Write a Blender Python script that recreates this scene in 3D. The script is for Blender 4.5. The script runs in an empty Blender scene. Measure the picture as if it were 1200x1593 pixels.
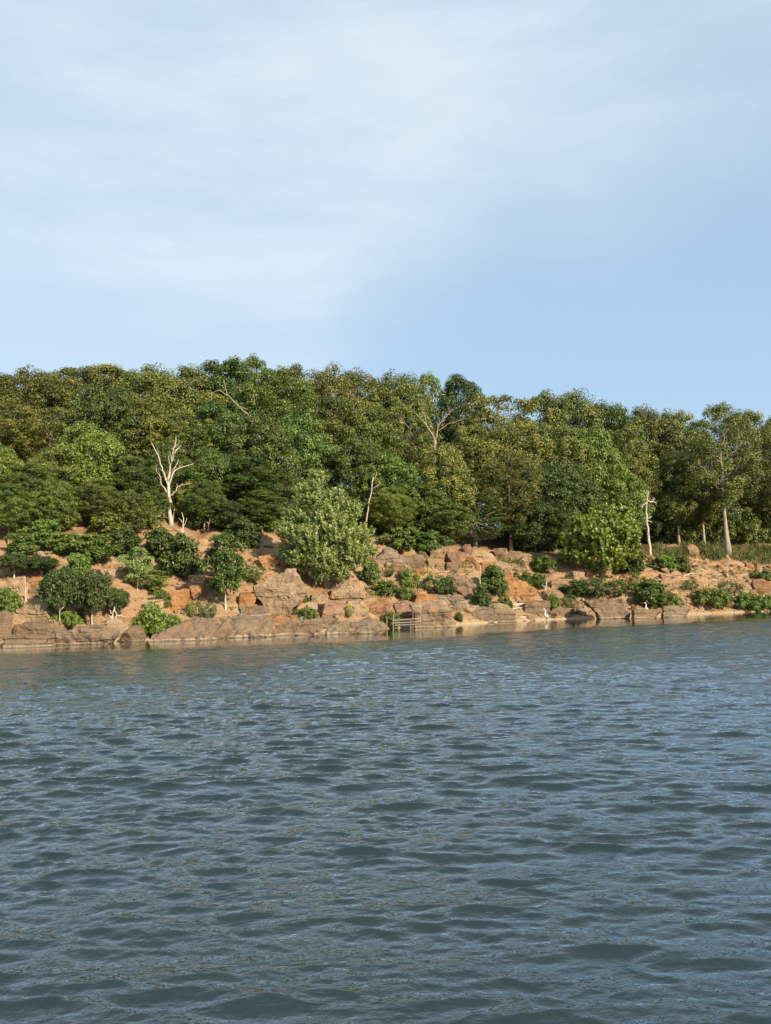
import bpy, bmesh, math, random
import numpy as np
from mathutils import Vector, Matrix

# ------------------------------------------------------------------ camera, sky, sun, exposure
SC = bpy.context.scene
COL = SC.collection
F, PW, PH = 1287.0, 1200.0, 1593.0            # focal length and picture size in photograph pixels
CAM = np.array([0.0, 0.0, 2.8])
HORIZON = 925.0
PITCH = math.atan((HORIZON - PH / 2) / F)
ROLL = math.radians(1.5)
fwd = np.array([0, math.cos(PITCH), math.sin(PITCH)])
_r = np.array([1.0, 0, 0]); _u = np.array([0, -math.sin(PITCH), math.cos(PITCH)])
rgt = _r * math.cos(ROLL) - _u * math.sin(ROLL)
upv = _u * math.cos(ROLL) + _r * math.sin(ROLL)
cam_d = bpy.data.cameras.new('camera'); cam = bpy.data.objects.new('camera', cam_d); COL.objects.link(cam)
cam_d.sensor_fit = 'HORIZONTAL'; cam_d.sensor_width = 36.0; cam_d.lens = 36.0 * F / PW
cam_d.clip_start = 0.1; cam_d.clip_end = 5000
M = Matrix.Identity(4)
for i in range(3):
    M[i][0] = rgt[i]; M[i][1] = upv[i]; M[i][2] = -fwd[i]; M[i][3] = CAM[i]
cam.matrix_world = M
SC.camera = cam

SUN_AZ, SUN_EL = math.radians(138), math.radians(28)      # clockwise from +Y (the view), over the horizon
world = bpy.data.worlds.new('World'); SC.world = world; world.use_nodes = True
wt = world.node_tree; WN, WL = wt.nodes, wt.links
bg = WN['Background']; SKY_S = 0.09; bg.inputs[1].default_value = SKY_S
sky = WN.new('ShaderNodeTexSky'); sky.sky_type = 'NISHITA'; sky.sun_disc = False
sky.sun_elevation = SUN_EL; sky.sun_rotation = SUN_AZ
sky.air_density = 1.0; sky.dust_density = 0.4; sky.ozone_density = 2.0

def wmath(op, a, b=None, c=None):
    n = WN.new('ShaderNodeMath'); n.operation = op
    for i, v in enumerate((a, b, c)):
        if v is None: continue
        if isinstance(v, (int, float)): n.inputs[i].default_value = v
        else: WL.new(v, n.inputs[i])
    return n.outputs[0]
def wsmooth(v, lo, hi):
    n = WN.new('ShaderNodeMapRange'); n.interpolation_type = 'SMOOTHSTEP'
    WL.new(v, n.inputs[0]); n.inputs[1].default_value = lo; n.inputs[2].default_value = hi
    return n.outputs[0]
def wnoise(vec, scale, detail, rough=0.5):
    n = WN.new('ShaderNodeTexNoise'); WL.new(vec, n.inputs['Vector'])
    n.inputs['Scale'].default_value = scale; n.inputs['Detail'].default_value = detail; n.inputs['Roughness'].default_value = rough
    return n.outputs[0]
tc = WN.new('ShaderNodeTexCoord'); sep = WN.new('ShaderNodeSeparateXYZ'); WL.new(tc.outputs['Generated'], sep.inputs[0])
sx, sy, sz = sep.outputs
# thin cirrus: a veil over the whole sky and one broad bank with a soft curved edge, broken into streaks
mp = WN.new('ShaderNodeMapping'); WL.new(tc.outputs['Generated'], mp.inputs[0])
mp.inputs['Rotation'].default_value = (0, math.radians(24), 0); mp.inputs['Scale'].default_value = (1.0, 1.4, 4.2)
big = wnoise(tc.outputs['Generated'], 2.6, 3); streak = wnoise(mp.outputs[0], 2.2, 8, 0.6)
edge = wmath('ADD', wmath('MULTIPLY', wmath('SUBTRACT', 1.0, wmath('POWER', 2.718, wmath('MULTIPLY', sx, -7.0))), 0.185), 0.315)
dist = wmath('SUBTRACT', sz, edge)
dist = wmath('ADD', dist, wmath('MULTIPLY', wmath('SUBTRACT', big, 0.5), 0.30))
bank = wsmooth(dist, -0.16, 0.15)
cover = wmath('MULTIPLY', bank, wmath('ADD', 0.36, wmath('MULTIPLY', wsmooth(streak, 0.36, 0.72), 0.42)))
def wmix(f, a, c):
    n = WN.new('ShaderNodeMix'); n.data_type = 'RGBA'
    if isinstance(f, float): n.inputs[0].default_value = f
    else: WL.new(f, n.inputs[0])
    WL.new(a, n.inputs[6]); n.inputs[7].default_value = (c[0] / SKY_S, c[1] / SKY_S, c[2] / SKY_S, 1)
    return n.outputs[2]
hazy = wmix(0.62, sky.outputs[0], (0.335, 0.468, 0.592))       # high thin haze, brightened by the low sun
WL.new(wmix(cover, hazy, (0.490, 0.552, 0.600)), bg.inputs[0])

sun_d = bpy.data.lights.new('sun', 'SUN'); sun_d.energy = 5.0; sun_d.angle = math.radians(0.6); sun_d.color = (1.0, 0.84, 0.62)
sun = bpy.data.objects.new('sun', sun_d); COL.objects.link(sun)
SUN_DIR = Vector((math.sin(SUN_AZ) * math.cos(SUN_EL), math.cos(SUN_AZ) * math.cos(SUN_EL), math.sin(SUN_EL)))
sun.rotation_euler = SUN_DIR.to_track_quat('Z', 'Y').to_euler()
sun.location = (60, -40, 60)

vs = SC.view_settings; vs.view_transform = 'Standard'; vs.look = 'None'; vs.gamma = 1.0; vs.use_curve_mapping = False; vs.exposure = 0.72
SC.render.engine = 'CYCLES'
cy = SC.cycles; cy.max_bounces = 5; cy.diffuse_bounces = 2; cy.glossy_bounces = 2; cy.transmission_bounces = 2; cy.transparent_max_bounces = 4
cy.use_denoising = True; cy.caustics_reflective = False; cy.caustics_refractive = False; cy.sample_clamp_indirect = 4.0
SC.render.film_transparent = False

# ------------------------------------------------------------------ helpers
def ray(x, y):
    """direction of a photograph pixel, one metre of depth long"""
    x = np.asarray(x, float); y = np.asarray(y, float)
    return fwd + rgt * ((x - PW / 2) / F)[..., None] + upv * ((PH / 2 - y) / F)[..., None]

def _hash(i, j, k):
    h = (i.astype(np.int64) * 374761393 + j.astype(np.int64) * 668265263 + k.astype(np.int64) * 1274126177) & 0xFFFFFFFF
    h = ((h ^ (h >> 13)) * 1103515245) & 0xFFFFFFFF
    h = ((h ^ (h >> 16)) * 2246822519) & 0xFFFFFFFF
    return ((h ^ (h >> 15)) & 0xFFFFFF) / float(0xFFFFFF)
def vnoise(p):
    p = np.asarray(p, float); i = np.floor(p).astype(np.int64); f = p - i; f = f * f * (3 - 2 * f)
    r = 0
    for a in (0, 1):
        for b in (0, 1):
            for c in (0, 1):
                w = (f[:, 0] if a else 1 - f[:, 0]) * (f[:, 1] if b else 1 - f[:, 1]) * (f[:, 2] if c else 1 - f[:, 2])
                r = r + w * _hash(i[:, 0] + a, i[:, 1] + b, i[:, 2] + c)
    return r * 2 - 1
def fbm(p, octs=4, gain=0.5):
    p = np.asarray(p, float); r = 0; a = 1.0
    for o in range(octs):
        r = r + a * vnoise(p * (2.03 ** o) + 17.3 * o); a *= gain
    return r

def unit(v):
    return v / np.maximum(np.linalg.norm(v, axis=-1, keepdims=True), 1e-9)

class MB:
    """collects vertices and faces, and links them as one mesh object"""
    def __init__(s): s.v = []; s.q = []; s.t = []; s.n = 0; s.tint = []
    def add(s, v, q=None, t=None, tint=None):
        v = np.asarray(v, float).reshape(-1, 3)
        if q is not None and len(q): s.q.append(np.asarray(q, np.int64) + s.n)
        if t is not None and len(t): s.t.append(np.asarray(t, np.int64) + s.n)
        if tint is not None: s.tint.append(tint)
        s.v.append(v); s.n += len(v)
    def mesh(s, name, mat, smooth=False):
        V = np.concatenate(s.v); Q = np.concatenate(s.q) if s.q else np.zeros((0, 4), np.int64); T = np.concatenate(s.t) if s.t else np.zeros((0, 3), np.int64)
        me = bpy.data.meshes.new(name)
        me.vertices.add(len(V)); me.vertices.foreach_set('co', V.astype(np.float32).ravel())
        nl = len(Q) * 4 + len(T) * 3; me.loops.add(nl)
        me.loops.foreach_set('vertex_index', np.concatenate([Q.ravel(), T.ravel()]).astype(np.int32))
        me.polygons.add(len(Q) + len(T))
        st = np.concatenate([np.arange(len(Q)) * 4, len(Q) * 4 + np.arange(len(T)) * 3]).astype(np.int32)
        me.polygons.foreach_set('loop_start', st)
        me.polygons.foreach_set('use_smooth', np.full(len(Q) + len(T), smooth, bool))
        if s.tint:
            at = me.attributes.new('tint', 'FLOAT', 'FACE'); at.data.foreach_set('value', np.concatenate(s.tint).astype(np.float32))
        me.update(calc_edges=True); me.validate()
        me.materials.append(mat)
        return me
    def build(s, name, mat, parent=None, smooth=False):
        return link(name, s.mesh(name, mat, smooth), parent)

def link(name, me, parent=None):
    o = bpy.data.objects.new(name, me); COL.objects.link(o)
    if parent is not None: o.parent = parent
    return o
def tag(o, label=None, cat=None, group=None, kind=None):
    if label: o['label'] = label
    if cat: o['category'] = cat
    if group: o['group'] = group
    if kind: o['kind'] = kind
    return o
def empty(name, loc=(0, 0, 0), rz=0.0):
    o = bpy.data.objects.new(name, None); COL.objects.link(o); o.location = loc; o.rotation_euler = (0, 0, rz); o.empty_display_size = 0.3
    return o

def tube(mb, pts, rad, sides=7, rng=None, bump=0.0, cap=True):
    pts = np.asarray(pts, float); rad = np.asarray(rad, float); n = len(pts)
    tan = unit(np.gradient(pts, axis=0)); ref = np.array([0.31, 0.9, 0.2]); prev = None
    V = []
    for i in range(n):
        a = np.cross(tan[i], ref) if prev is None else prev - tan[i] * np.dot(prev, tan[i])
        a = a / max(np.linalg.norm(a), 1e-6); prev = a; b = np.cross(tan[i], a)
        th = np.arange(sides) / sides * 2 * math.pi
        r = rad[i] * (1 + (rng.uniform(-bump, bump, sides) if rng is not None and bump else 0))
        V.append(pts[i] + (np.cos(th) * r)[:, None] * a + (np.sin(th) * r)[:, None] * b)
    V = np.concatenate(V)
    k = np.arange(n - 1)[:, None] * sides; j = np.arange(sides)[None]
    q = np.stack([k + j, k + (j + 1) % sides, k + sides + (j + 1) % sides, k + sides + j], -1).reshape(-1, 4)
    t = []
    if cap:
        V = np.concatenate([V, pts[-1:] + tan[-1:] * rad[-1] * 0.6, pts[:1]])
        e = (n - 1) * sides
        t = [[e + i, e + (i + 1) % sides, n * sides] for i in range(sides)] + [[(i + 1) % sides, i, n * sides + 1] for i in range(sides)]
    mb.add(V, q, t)

def limb(mb, rng, p0, p1, r0, r1, wob=0.12, seg=7, sides=6, lift=0.0):
    p0 = np.asarray(p0, float); p1 = np.asarray(p1, float); u = np.linspace(0, 1, seg)[:, None]
    L = np.linalg.norm(p1 - p0); P = p0 + (p1 - p0) * u
    w = rng.normal(0, wob * L * 0.35, (seg, 3)); w[0] = 0; w[-1] *= 0.3
    P = P + w * np.sin(u * math.pi * 0.9); P[:, 2] += lift * L * np.sin(u[:, 0] * math.pi)
    tube(mb, P, r0 + (r1 - r0) * u[:, 0] ** 0.8, sides, rng, 0.08)
    return P

# ------------------------------------------------------------------ materials
def new_mat(name):
    m = bpy.data.materials.new(name); m.use_nodes = True
    return m, m.node_tree.nodes, m.node_tree.links, m.node_tree.nodes['Principled BSDF']
class NT:
    def __init__(s, nodes, links): s.n, s.l = nodes, links
    def put(s, sock, v):
        if isinstance(v, bpy.types.NodeSocket): s.l.new(v, sock)
        elif isinstance(v, (tuple, list)) and len(v) == 3 and len(sock.default_value) == 4: sock.default_value = (*v, 1)
        else: sock.default_value = v
    def math(s, op, *a):
        n = s.n.new('ShaderNodeMath'); n.operation = op
        for i, v in enumerate(a): s.put(n.inputs[i], v)
        return n.outputs[0]
    def mix(s, f, a, b, blend='MIX'):
        n = s.n.new('ShaderNodeMix'); n.data_type = 'RGBA'; n.blend_type = blend
        s.put(n.inputs[0], f); s.put(n.inputs[6], a); s.put(n.inputs[7], b)
        return n.outputs[2]
    def step(s, v, lo, hi, a=0.0, b=1.0):
        n = s.n.new('ShaderNodeMapRange'); n.interpolation_type = 'SMOOTHSTEP'
        for i, x in enumerate((v, lo, hi, a, b)): s.put(n.inputs[i], x)
        return n.outputs[0]
    def noise(s, vec, scale, detail=4, rough=0.55, dist=0.0):
        n = s.n.new('ShaderNodeTexNoise'); s.put(n.inputs['Vector'], vec); s.put(n.inputs['Scale'], scale)
        s.put(n.inputs['Detail'], detail); s.put(n.inputs['Roughness'], rough); s.put(n.inputs['Distortion'], dist)
        return n.outputs[0]
    def scale(s, vec, sc):
        n = s.n.new('ShaderNodeMapping'); s.put(n.inputs[0], vec); n.inputs['Scale'].default_value = sc
        return n.outputs[0]
    def pos(s): return s.n.new('ShaderNodeNewGeometry').outputs['Position']
    def sep(s, v):
        n = s.n.new('ShaderNodeSeparateXYZ'); s.put(n.inputs[0], v); return n.outputs
    def attr(s, name):
        n = s.n.new('ShaderNodeAttribute'); n.attribute_name = name; return n.outputs['Fac']
    def bump(s, h, strength, dist):
        n = s.n.new('ShaderNodeBump'); s.put(n.inputs['Height'], h); s.put(n.inputs['Strength'], strength); s.put(n.inputs['Distance'], dist)
        return n.outputs[0]

ALB = 0.77                                              # keeps all surface colours in their real range at this exposure
def leaf_mat(name, dark, bright, transl=0.07, rough=0.42, var=0.2):
    dark, bright = tuple(c * ALB * 0.86 for c in dark), tuple(c * ALB * 0.95 for c in bright)
    m, N, L, b = new_mat(name); T = NT(N, L)
    info = N.new('ShaderNodeObjectInfo')
    col = T.mix(T.attr('tint'), dark, bright)
    hs = N.new('ShaderNodeHueSaturation'); L.new(col, hs.inputs['Color'])
    T.put(hs.inputs['Hue'], T.step(info.outputs['Random'], 0, 1, 0.490, 0.517))
    wn = N.new('ShaderNodeTexWhiteNoise'); wn.noise_dimensions = '1D'; L.new(info.outputs['Random'], wn.inputs['W'])
    T.put(hs.inputs['Value'], T.step(wn.outputs['Value'], 0, 1, 1 - var, 1 + var))
    L.new(hs.outputs[0], b.inputs['Base Color']); b.inputs['Roughness'].default_value = rough
    b.inputs['Specular IOR Level'].default_value = 0.35
    tr = N.new('ShaderNodeBsdfTranslucent'); ms = N.new('ShaderNodeMixShader'); ms.inputs[0].default_value = transl
    tcol = T.mix(1.0, hs.outputs[0], (1.15, 1.25, 0.6), 'MULTIPLY'); L.new(tcol, tr.inputs[0])
    L.new(b.outputs[0], ms.inputs[1]); L.new(tr.outputs[0], ms.inputs[2])
    L.new(ms.outputs[0], N['Material Output'].inputs[0])
    return m
def bark_mat(name, a, c, scale=6.0):
    a, c = tuple(x * 0.84 for x in a), tuple(x * 0.84 for x in c)
    m, N, L, b = new_mat(name); T = NT(N, L)
    oc = N.new('ShaderNodeTexCoord').outputs['Object']
    n = T.noise(T.scale(oc, (3, 3, 0.7)), scale, 5, 0.6); n2 = T.noise(oc, 0.9, 2)
    col = T.mix(T.step(n, 0.3, 0.7), a, c); col = T.mix(T.step(n2, 0.45, 0.7, 0, 0.5), col, tuple(x * 0.55 for x in a))
    L.new(col, b.inputs['Base Color']); b.inputs['Roughness'].default_value = 0.85
    L.new(T.bump(n, 0.6, 0.03), b.inputs['Normal'])
    return m

MAT = {}
MAT["leaf_oak"] = leaf_mat("leaf_oak", (0.080, 0.115, 0.021), (0.275, 0.300, 0.058))
MAT["leaf_gold"] = leaf_mat("leaf_gold", (0.098, 0.125, 0.024), (0.325, 0.320, 0.064))
MAT['leaf_green'] = leaf_mat('leaf_green', (0.055, 0.100, 0.018), (0.185, 0.255, 0.046))
MAT['leaf_fresh'] = leaf_mat('leaf_fresh', (0.085, 0.150, 0.022), (0.250, 0.325, 0.055), 0.12)
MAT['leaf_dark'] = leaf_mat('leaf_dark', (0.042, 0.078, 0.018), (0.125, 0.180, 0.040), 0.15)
MAT['leaf_silver'] = leaf_mat('leaf_silver', (0.195, 0.275, 0.078), (0.470, 0.570, 0.180), 0.22, 0.42, 0.02)
MAT['leaf_round'] = leaf_mat('leaf_round', (0.165, 0.250, 0.040), (0.410, 0.490, 0.095), 0.25, 0.45, 0.02)
MAT['grass'] = leaf_mat('grass_blades', (0.105, 0.150, 0.036), (0.290, 0.270, 0.090), 0.25, 0.6, 0.0)
MAT['bark'] = bark_mat('bark', (0.27, 0.22, 0.165), (0.46, 0.385, 0.295))
MAT['bark_dark'] = bark_mat('bark_dark', (0.10, 0.075, 0.055), (0.19, 0.15, 0.11))
MAT['deadwood'] = bark_mat('deadwood', (0.50, 0.42, 0.33), (0.70, 0.61, 0.49), 4)
MAT['driftwood'] = bark_mat('driftwood', (0.42, 0.33, 0.24), (0.62, 0.52, 0.40), 5)
MAT['wetwood'] = bark_mat('wetwood', (0.06, 0.04, 0.03), (0.14, 0.10, 0.075), 5)
MAT['greywood'] = bark_mat('weathered_timber', (0.27, 0.21, 0.15), (0.43, 0.345, 0.26), 7)

def rock_mat():
    m, N, L, b = new_mat('sandstone'); T = NT(N, L)
    P = T.pos(); info = N.new('ShaderNodeObjectInfo'); base = info.outputs['Color']
    warp = T.noise(P, 0.7, 3)
    big = T.noise(P, 0.55, 4, 0.6, 0.6); mid = T.noise(P, 2.3, 5, 0.62); fine = T.noise(P, 11, 4, 0.6)
    strata = T.noise(T.scale(P, (0.35, 0.35, 5.5)), 1.0, 4, 0.55, 0.8)
    col = T.mix(T.step(big, 0.36, 0.66), base, T.mix(1.0, base, (0.62, 0.60, 0.60), 'MULTIPLY'))
    col = T.mix(T.step(mid, 0.46, 0.70, 0, 0.55), col, T.mix(1.0, base, (1.30, 1.22, 1.12), 'MULTIPLY'))
    col = T.mix(T.step(strata, 0.52, 0.62, 0, 0.60), col, T.mix(1.0, base, (0.52, 0.48, 0.44), 'MULTIPLY'))
    col = T.mix(T.step(fine, 0.55, 0.75, 0, 0.30), col, T.mix(1.0, base, (0.45, 0.42, 0.40), 'MULTIPLY'))
    rust = T.noise(P, 0.9, 3, 0.5); col = T.mix(T.step(rust, 0.56, 0.72, 0, 0.5), col, (0.50, 0.25, 0.09))
    z = T.sep(P)[2]; zz = T.math('ADD', z, T.math('MULTIPLY', T.math('SUBTRACT', warp, 0.5), 0.28))
    # old water marks on the shore stone: a grey-brown zone and, under it, a bleached line
    stain = T.math('MULTIPLY', T.step(zz, 0.14, 0.24), T.step(zz, 0.9, 1.7, 1, 0))
    col = T.mix(T.math('MULTIPLY', stain, 0.55), col, (0.225, 0.155, 0.095))
    pale = T.math('MULTIPLY', T.step(zz, 0.10, 0.20, 1, 0), T.step(mid, 0.25, 0.45))
    col = T.mix(T.math('MULTIPLY', pale, 0.6), col, (0.62, 0.50, 0.34))
    wet = T.step(z, 0.05, 0.12, 1, 0); col = T.mix(T.math('MULTIPLY', wet, 0.8), col, (0.16, 0.115, 0.07))
    vo = N.new('ShaderNodeTexVoronoi'); vo.feature = 'DISTANCE_TO_EDGE'; vo.inputs['Scale'].default_value = 0.38
    wv = N.new('ShaderNodeVectorMath'); wv.operation = 'ADD'; nv = N.new('ShaderNodeTexNoise'); nv.inputs['Scale'].default_value = 1.3; nv.inputs['Detail'].default_value = 4
    L.new(P, nv.inputs['Vector']); L.new(T.scale(P, (1.0, 1.0, 1.7)), wv.inputs[0]); L.new(nv.outputs['Color'], wv.inputs[1]); L.new(wv.outputs[0], vo.inputs['Vector'])
    crack = T.math('MULTIPLY', T.step(vo.outputs['Distance'], 0.002, 0.022, 1, 0), T.step(T.noise(P, 0.8, 2), 0.50, 0.60))
    col = T.mix(T.math('MULTIPLY', crack, 0.5), col, (0.10, 0.065, 0.04))
    lich = T.math('MULTIPLY', T.step(T.noise(P, 3.1, 5, 0.7), 0.58, 0.70), 0.45); col = T.mix(lich, col, (0.27, 0.235, 0.18))
    L.new(T.mix(1.0, col, (ALB, ALB, ALB), 'MULTIPLY'), b.inputs['Base Color'])
    b.inputs['Roughness'].default_value = 0.88; b.inputs['Specular IOR Level'].default_value = 0.25
    h = T.math('ADD', T.math('MULTIPLY', mid, 0.6), T.math('ADD', T.math('MULTIPLY', fine, 0.25), T.math('MULTIPLY', strata, 0.35)))
    h = T.math('SUBTRACT', h, T.math('MULTIPLY', crack, 0.5))
    L.new(T.bump(h, 1.0, 0.25), b.inputs['Normal'])
    return m
MAT['rock'] = rock_mat()

def ground_mat():
    m, N, L, b = new_mat('bank_earth'); T = NT(N, L); P = T.pos()
    big = T.noise(P, 0.28, 4, 0.6, 0.5); mid = T.noise(P, 1.5, 5, 0.62); fine = T.noise(P, 7, 4, 0.65)
    strata = T.noise(T.scale(P, (0.3, 0.3, 4.0)), 1.0, 4, 0.6, 0.6)
    col = T.mix(T.step(big, 0.35, 0.65), (0.395, 0.228, 0.112), (0.385, 0.262, 0.150))
    col = T.mix(T.step(mid, 0.50, 0.68, 0, 0.7), col, (0.48, 0.345, 0.205))
    col = T.mix(T.step(strata, 0.54, 0.66, 0, 0.6), col, (0.19, 0.118, 0.062))
    col = T.mix(T.step(fine, 0.56, 0.72, 0, 0.5), col, (0.20, 0.13, 0.07))
    lit = T.attr('litter')
    duff = T.mix(T.step(fine, 0.35, 0.65), (0.085, 0.060, 0.032), (0.17, 0.115, 0.055))
    col = T.mix(lit, col, duff)
    z = T.sep(P)[2]; zz = T.math('ADD', z, T.math('MULTIPLY', T.math('SUBTRACT', mid, 0.5), 0.25))
    col = T.mix(T.math('MULTIPLY', T.step(zz, 0.08, 0.18, 1, 0), 0.5), col, (0.60, 0.47, 0.31))
    col = T.mix(T.step(z, -0.25, 0.05, 1, 0), col, (0.115, 0.085, 0.045))
    L.new(T.mix(1.0, col, (ALB, ALB, ALB), 'MULTIPLY'), b.inputs['Base Color']); b.inputs['Roughness'].default_value = 0.95; b.inputs['Specular IOR Level'].default_value = 0.15
    h = T.math('ADD', mid, T.math('MULTIPLY', fine, 0.5))
    L.new(T.bump(h, 0.9, 0.18), b.inputs['Normal'])
    return m
MAT['ground'] = ground_mat()

def water_mat():
    m, N, L, b = new_mat('lake_water'); T = NT(N, L); P = T.pos()
    chop = T.attr('chop'); far = T.attr('far')
    n1 = T.noise(T.scale(P, (0.75, 1.9, 1.0)), 4.6, 3, 0.55); n2 = T.noise(T.scale(P, (0.7, 1.6, 1.0)), 1.6, 3, 0.5)
    n3 = T.noise(T.scale(P, (1.0, 1.7, 1.0)), 12.0, 2, 0.5)
    h = T.math('ADD', T.math('MULTIPLY', T.math('ADD', T.math('MULTIPLY', n1, 0.050), T.math('MULTIPLY', n2, 0.05)), far), T.math('MULTIPLY', n3, 0.012))
    nrm = T.bump(T.math('MULTIPLY', h, chop), 1.0, 1.0)
    # murky body under a mirror whose strength follows Fresnel
    body = N.new('ShaderNodeBsdfDiffuse'); T.put(body.inputs['Color'], T.mix(T.attr('shallow'), (0.007, 0.017, 0.018), (0.055, 0.041, 0.012)))
    gl = N.new('ShaderNodeBsdfGlossy'); gl.inputs['Roughness'].default_value = 0.05; T.put(gl.inputs['Color'], (0.90, 0.96, 1.0)); L.new(nrm, gl.inputs['Normal'])
    fr = N.new('ShaderNodeFresnel'); fr.inputs['IOR'].default_value = 1.333; L.new(nrm, fr.inputs['Normal'])
    ms = N.new('ShaderNodeMixShader'); T.put(ms.inputs[0], T.math('MINIMUM', T.math('MULTIPLY', fr.outputs[0], 2.6), 0.92))
    L.new(body.outputs[0], ms.inputs[1]); L.new(gl.outputs[0], ms.inputs[2]); L.new(ms.outputs[0], N['Material Output'].inputs[0])
    N.remove(b)
    return m
MAT['water'] = water_mat()
def plain(name, col, rough=0.7):
    m, N, L, b = new_mat(name); T = NT(N, L)
    n = T.noise(N.new('ShaderNodeTexCoord').outputs['Object'], 9, 3)
    L.new(T.mix(T.step(n, 0.35, 0.7), col, tuple(c * 0.8 for c in col)), b.inputs['Base Color']); b.inputs['Roughness'].default_value = rough
    return m
MAT['plumage'] = plain('white_plumage', (0.82, 0.80, 0.76))
MAT['beak'] = plain('yellow_beak', (0.55, 0.36, 0.06)); MAT['bird_leg'] = plain('dark_bird_leg', (0.05, 0.045, 0.04))

# ------------------------------------------------------------------ the setting: lake bed, bank and hill, lake
SHORE_PX = [(0, 1006), (75, 1003), (170, 999), (230, 995), (290, 992), (360, 989), (430, 986), (500, 983), (560, 981), (620, 977), (700, 972.5),
            (780, 968), (850, 964.5), (920, 961.5), (980, 960), (1040, 957.5), (1100, 955), (1150, 953), (1200, 951)]
_sp = []
for x, y in SHORE_PX:
    d = ray(x, y); k = -CAM[2] / d[2]; _sp.append((CAM + d * k)[:2])
_sp = np.array(_sp); P0 = _sp[0]; U = unit(_sp[-1] - _sp[0]); NRM = np.array([-U[1], U[0]])
_ss = (_sp - P0) @ U; _sw = (_sp - P0) @ NRM
_ss = np.concatenate([[-400, -60, -12], _ss, [90, 140, 500]]); _sw = np.concatenate([[-60, -5, 0.3], _sw, [-0.5, 2, 40]])
PROF_T = np.array([-400, -60, -8, -1, 0, 0.5, 2, 5, 9, 13, 18, 26, 40, 80, 160, 600.0])
PROF = np.array([[-9, -6, -1.5, -0.45, -0.04, 0.32, 1.25, 3.0, 5.8, 8.2, 10.6, 13.6, 17.6, 21, 20, 10],
                 [-9, -6, -1.5, -0.45, -0.04, 0.32, 1.15, 2.9, 5.7, 7.7, 9.4, 11.8, 15.2, 18, 18, 10],
                 [-9, -6, -1.5, -0.40, -0.04, 0.28, 0.90, 2.5, 4.9, 6.9, 7.8, 9.2, 11.6, 14, 15, 10]])
def shore_coords(x, y):
    rx, ry = x - P0[0], y - P0[1]
    s = rx * U[0] + ry * U[1]
    return s, rx * NRM[0] + ry * NRM[1] - np.interp(s, _ss, _sw)
def height(x, y):
    x = np.asarray(x, float); y = np.asarray(y, float); sh = x.shape
    x = x.ravel(); y = y.ravel(); s, t = shore_coords(x, y)
    h = [np.interp(t, PROF_T, p) for p in PROF]
    w1 = np.clip((s - 14) / 18, 0, 1); w2 = np.clip((s - 42) / 20, 0, 1)
    z = h[0] * (1 - w1) + h[1] * w1 * (1 - w2) + h[2] * w2
    bankw = np.clip((t - 0.6) / 3, 0, 1)
    p = np.stack([x, y, np.zeros_like(x)], 1)
    z = z + bankw * (0.55 * fbm(p * 0.22, 3) + 0.28 * fbm(p * 0.8 + 9, 3))
    # eroded little terraces on the open bank
    on = np.clip((t - 0.8) / 2, 0, 1) * np.clip((15 - t) / 4, 0, 1)
    st = 0.85; q = z / st + 0.35 * fbm(p * 0.3 + 31, 2); fr = q - np.floor(q)
    z = z + on * st * 0.55 * (np.clip(fr / 0.35, 0, 1) - fr) * 0.8
    return z.reshape(sh)

_gx = np.arange(-75, 115, 0.25); _gy = np.arange(34, 192, 0.25)
_gz = height(*np.meshgrid(_gx, _gy, indexing='ij'))
def height_fast(x, y):
    u = np.clip((x - _gx[0]) / 0.25, 0, len(_gx) - 1.001); v = np.clip((y - _gy[0]) / 0.25, 0, len(_gy) - 1.001)
    i = u.astype(int); j = v.astype(int); u = u - i; v = v - j
    return (_gz[i, j] * (1 - u) + _gz[i + 1, j] * u) * (1 - v) + (_gz[i, j + 1] * (1 - u) + _gz[i + 1, j + 1] * u) * v
def hit(xs, ys, lo=35.0, hi=190.0, n=620):
    """where the rays of photograph pixels meet the bank or the water"""
    xs = np.atleast_1d(np.asarray(xs, float)); ys = np.atleast_1d(np.asarray(ys, float)); out = np.zeros((len(xs), 3)); dep = np.zeros(len(xs))
    D = np.linspace(lo, hi, n)
    for c in range(0, len(xs), 400):
        r = ray(xs[c:c + 400], ys[c:c + 400])
        X = CAM[0] + r[:, :1] * D; Y = CAM[1] + r[:, 1:2] * D; Z = CAM[2] + r[:, 2:] * D
        below = Z < np.maximum(height_fast(X, Y), 0.0)
        below[:, -1] = True; k = below.argmax(1)
        a = np.arange(len(k)); d = D[k]
        out[c:c + 400] = np.stack([X[a, k], Y[a, k], Z[a, k]], 1); dep[c:c + 400] = d
    return out, dep
def at_ground(x, y):
    p, d = hit([x], [y]); return p[0], d[0]
def at_inland(x, y, t):
    """point on the ground t metres inland of the waterline, in the column of pixel (x, y)"""
    r = ray(x, y); D = np.linspace(35, 260, 1200); X = CAM[0] + r[0] * D; Y = CAM[1] + r[1] * D
    tt = shore_coords(X, Y)[1]; k = int((tt > t).argmax()); d = D[k]
    return np.array([X[k], Y[k], float(height(X[k], Y[k]))]), d

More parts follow.
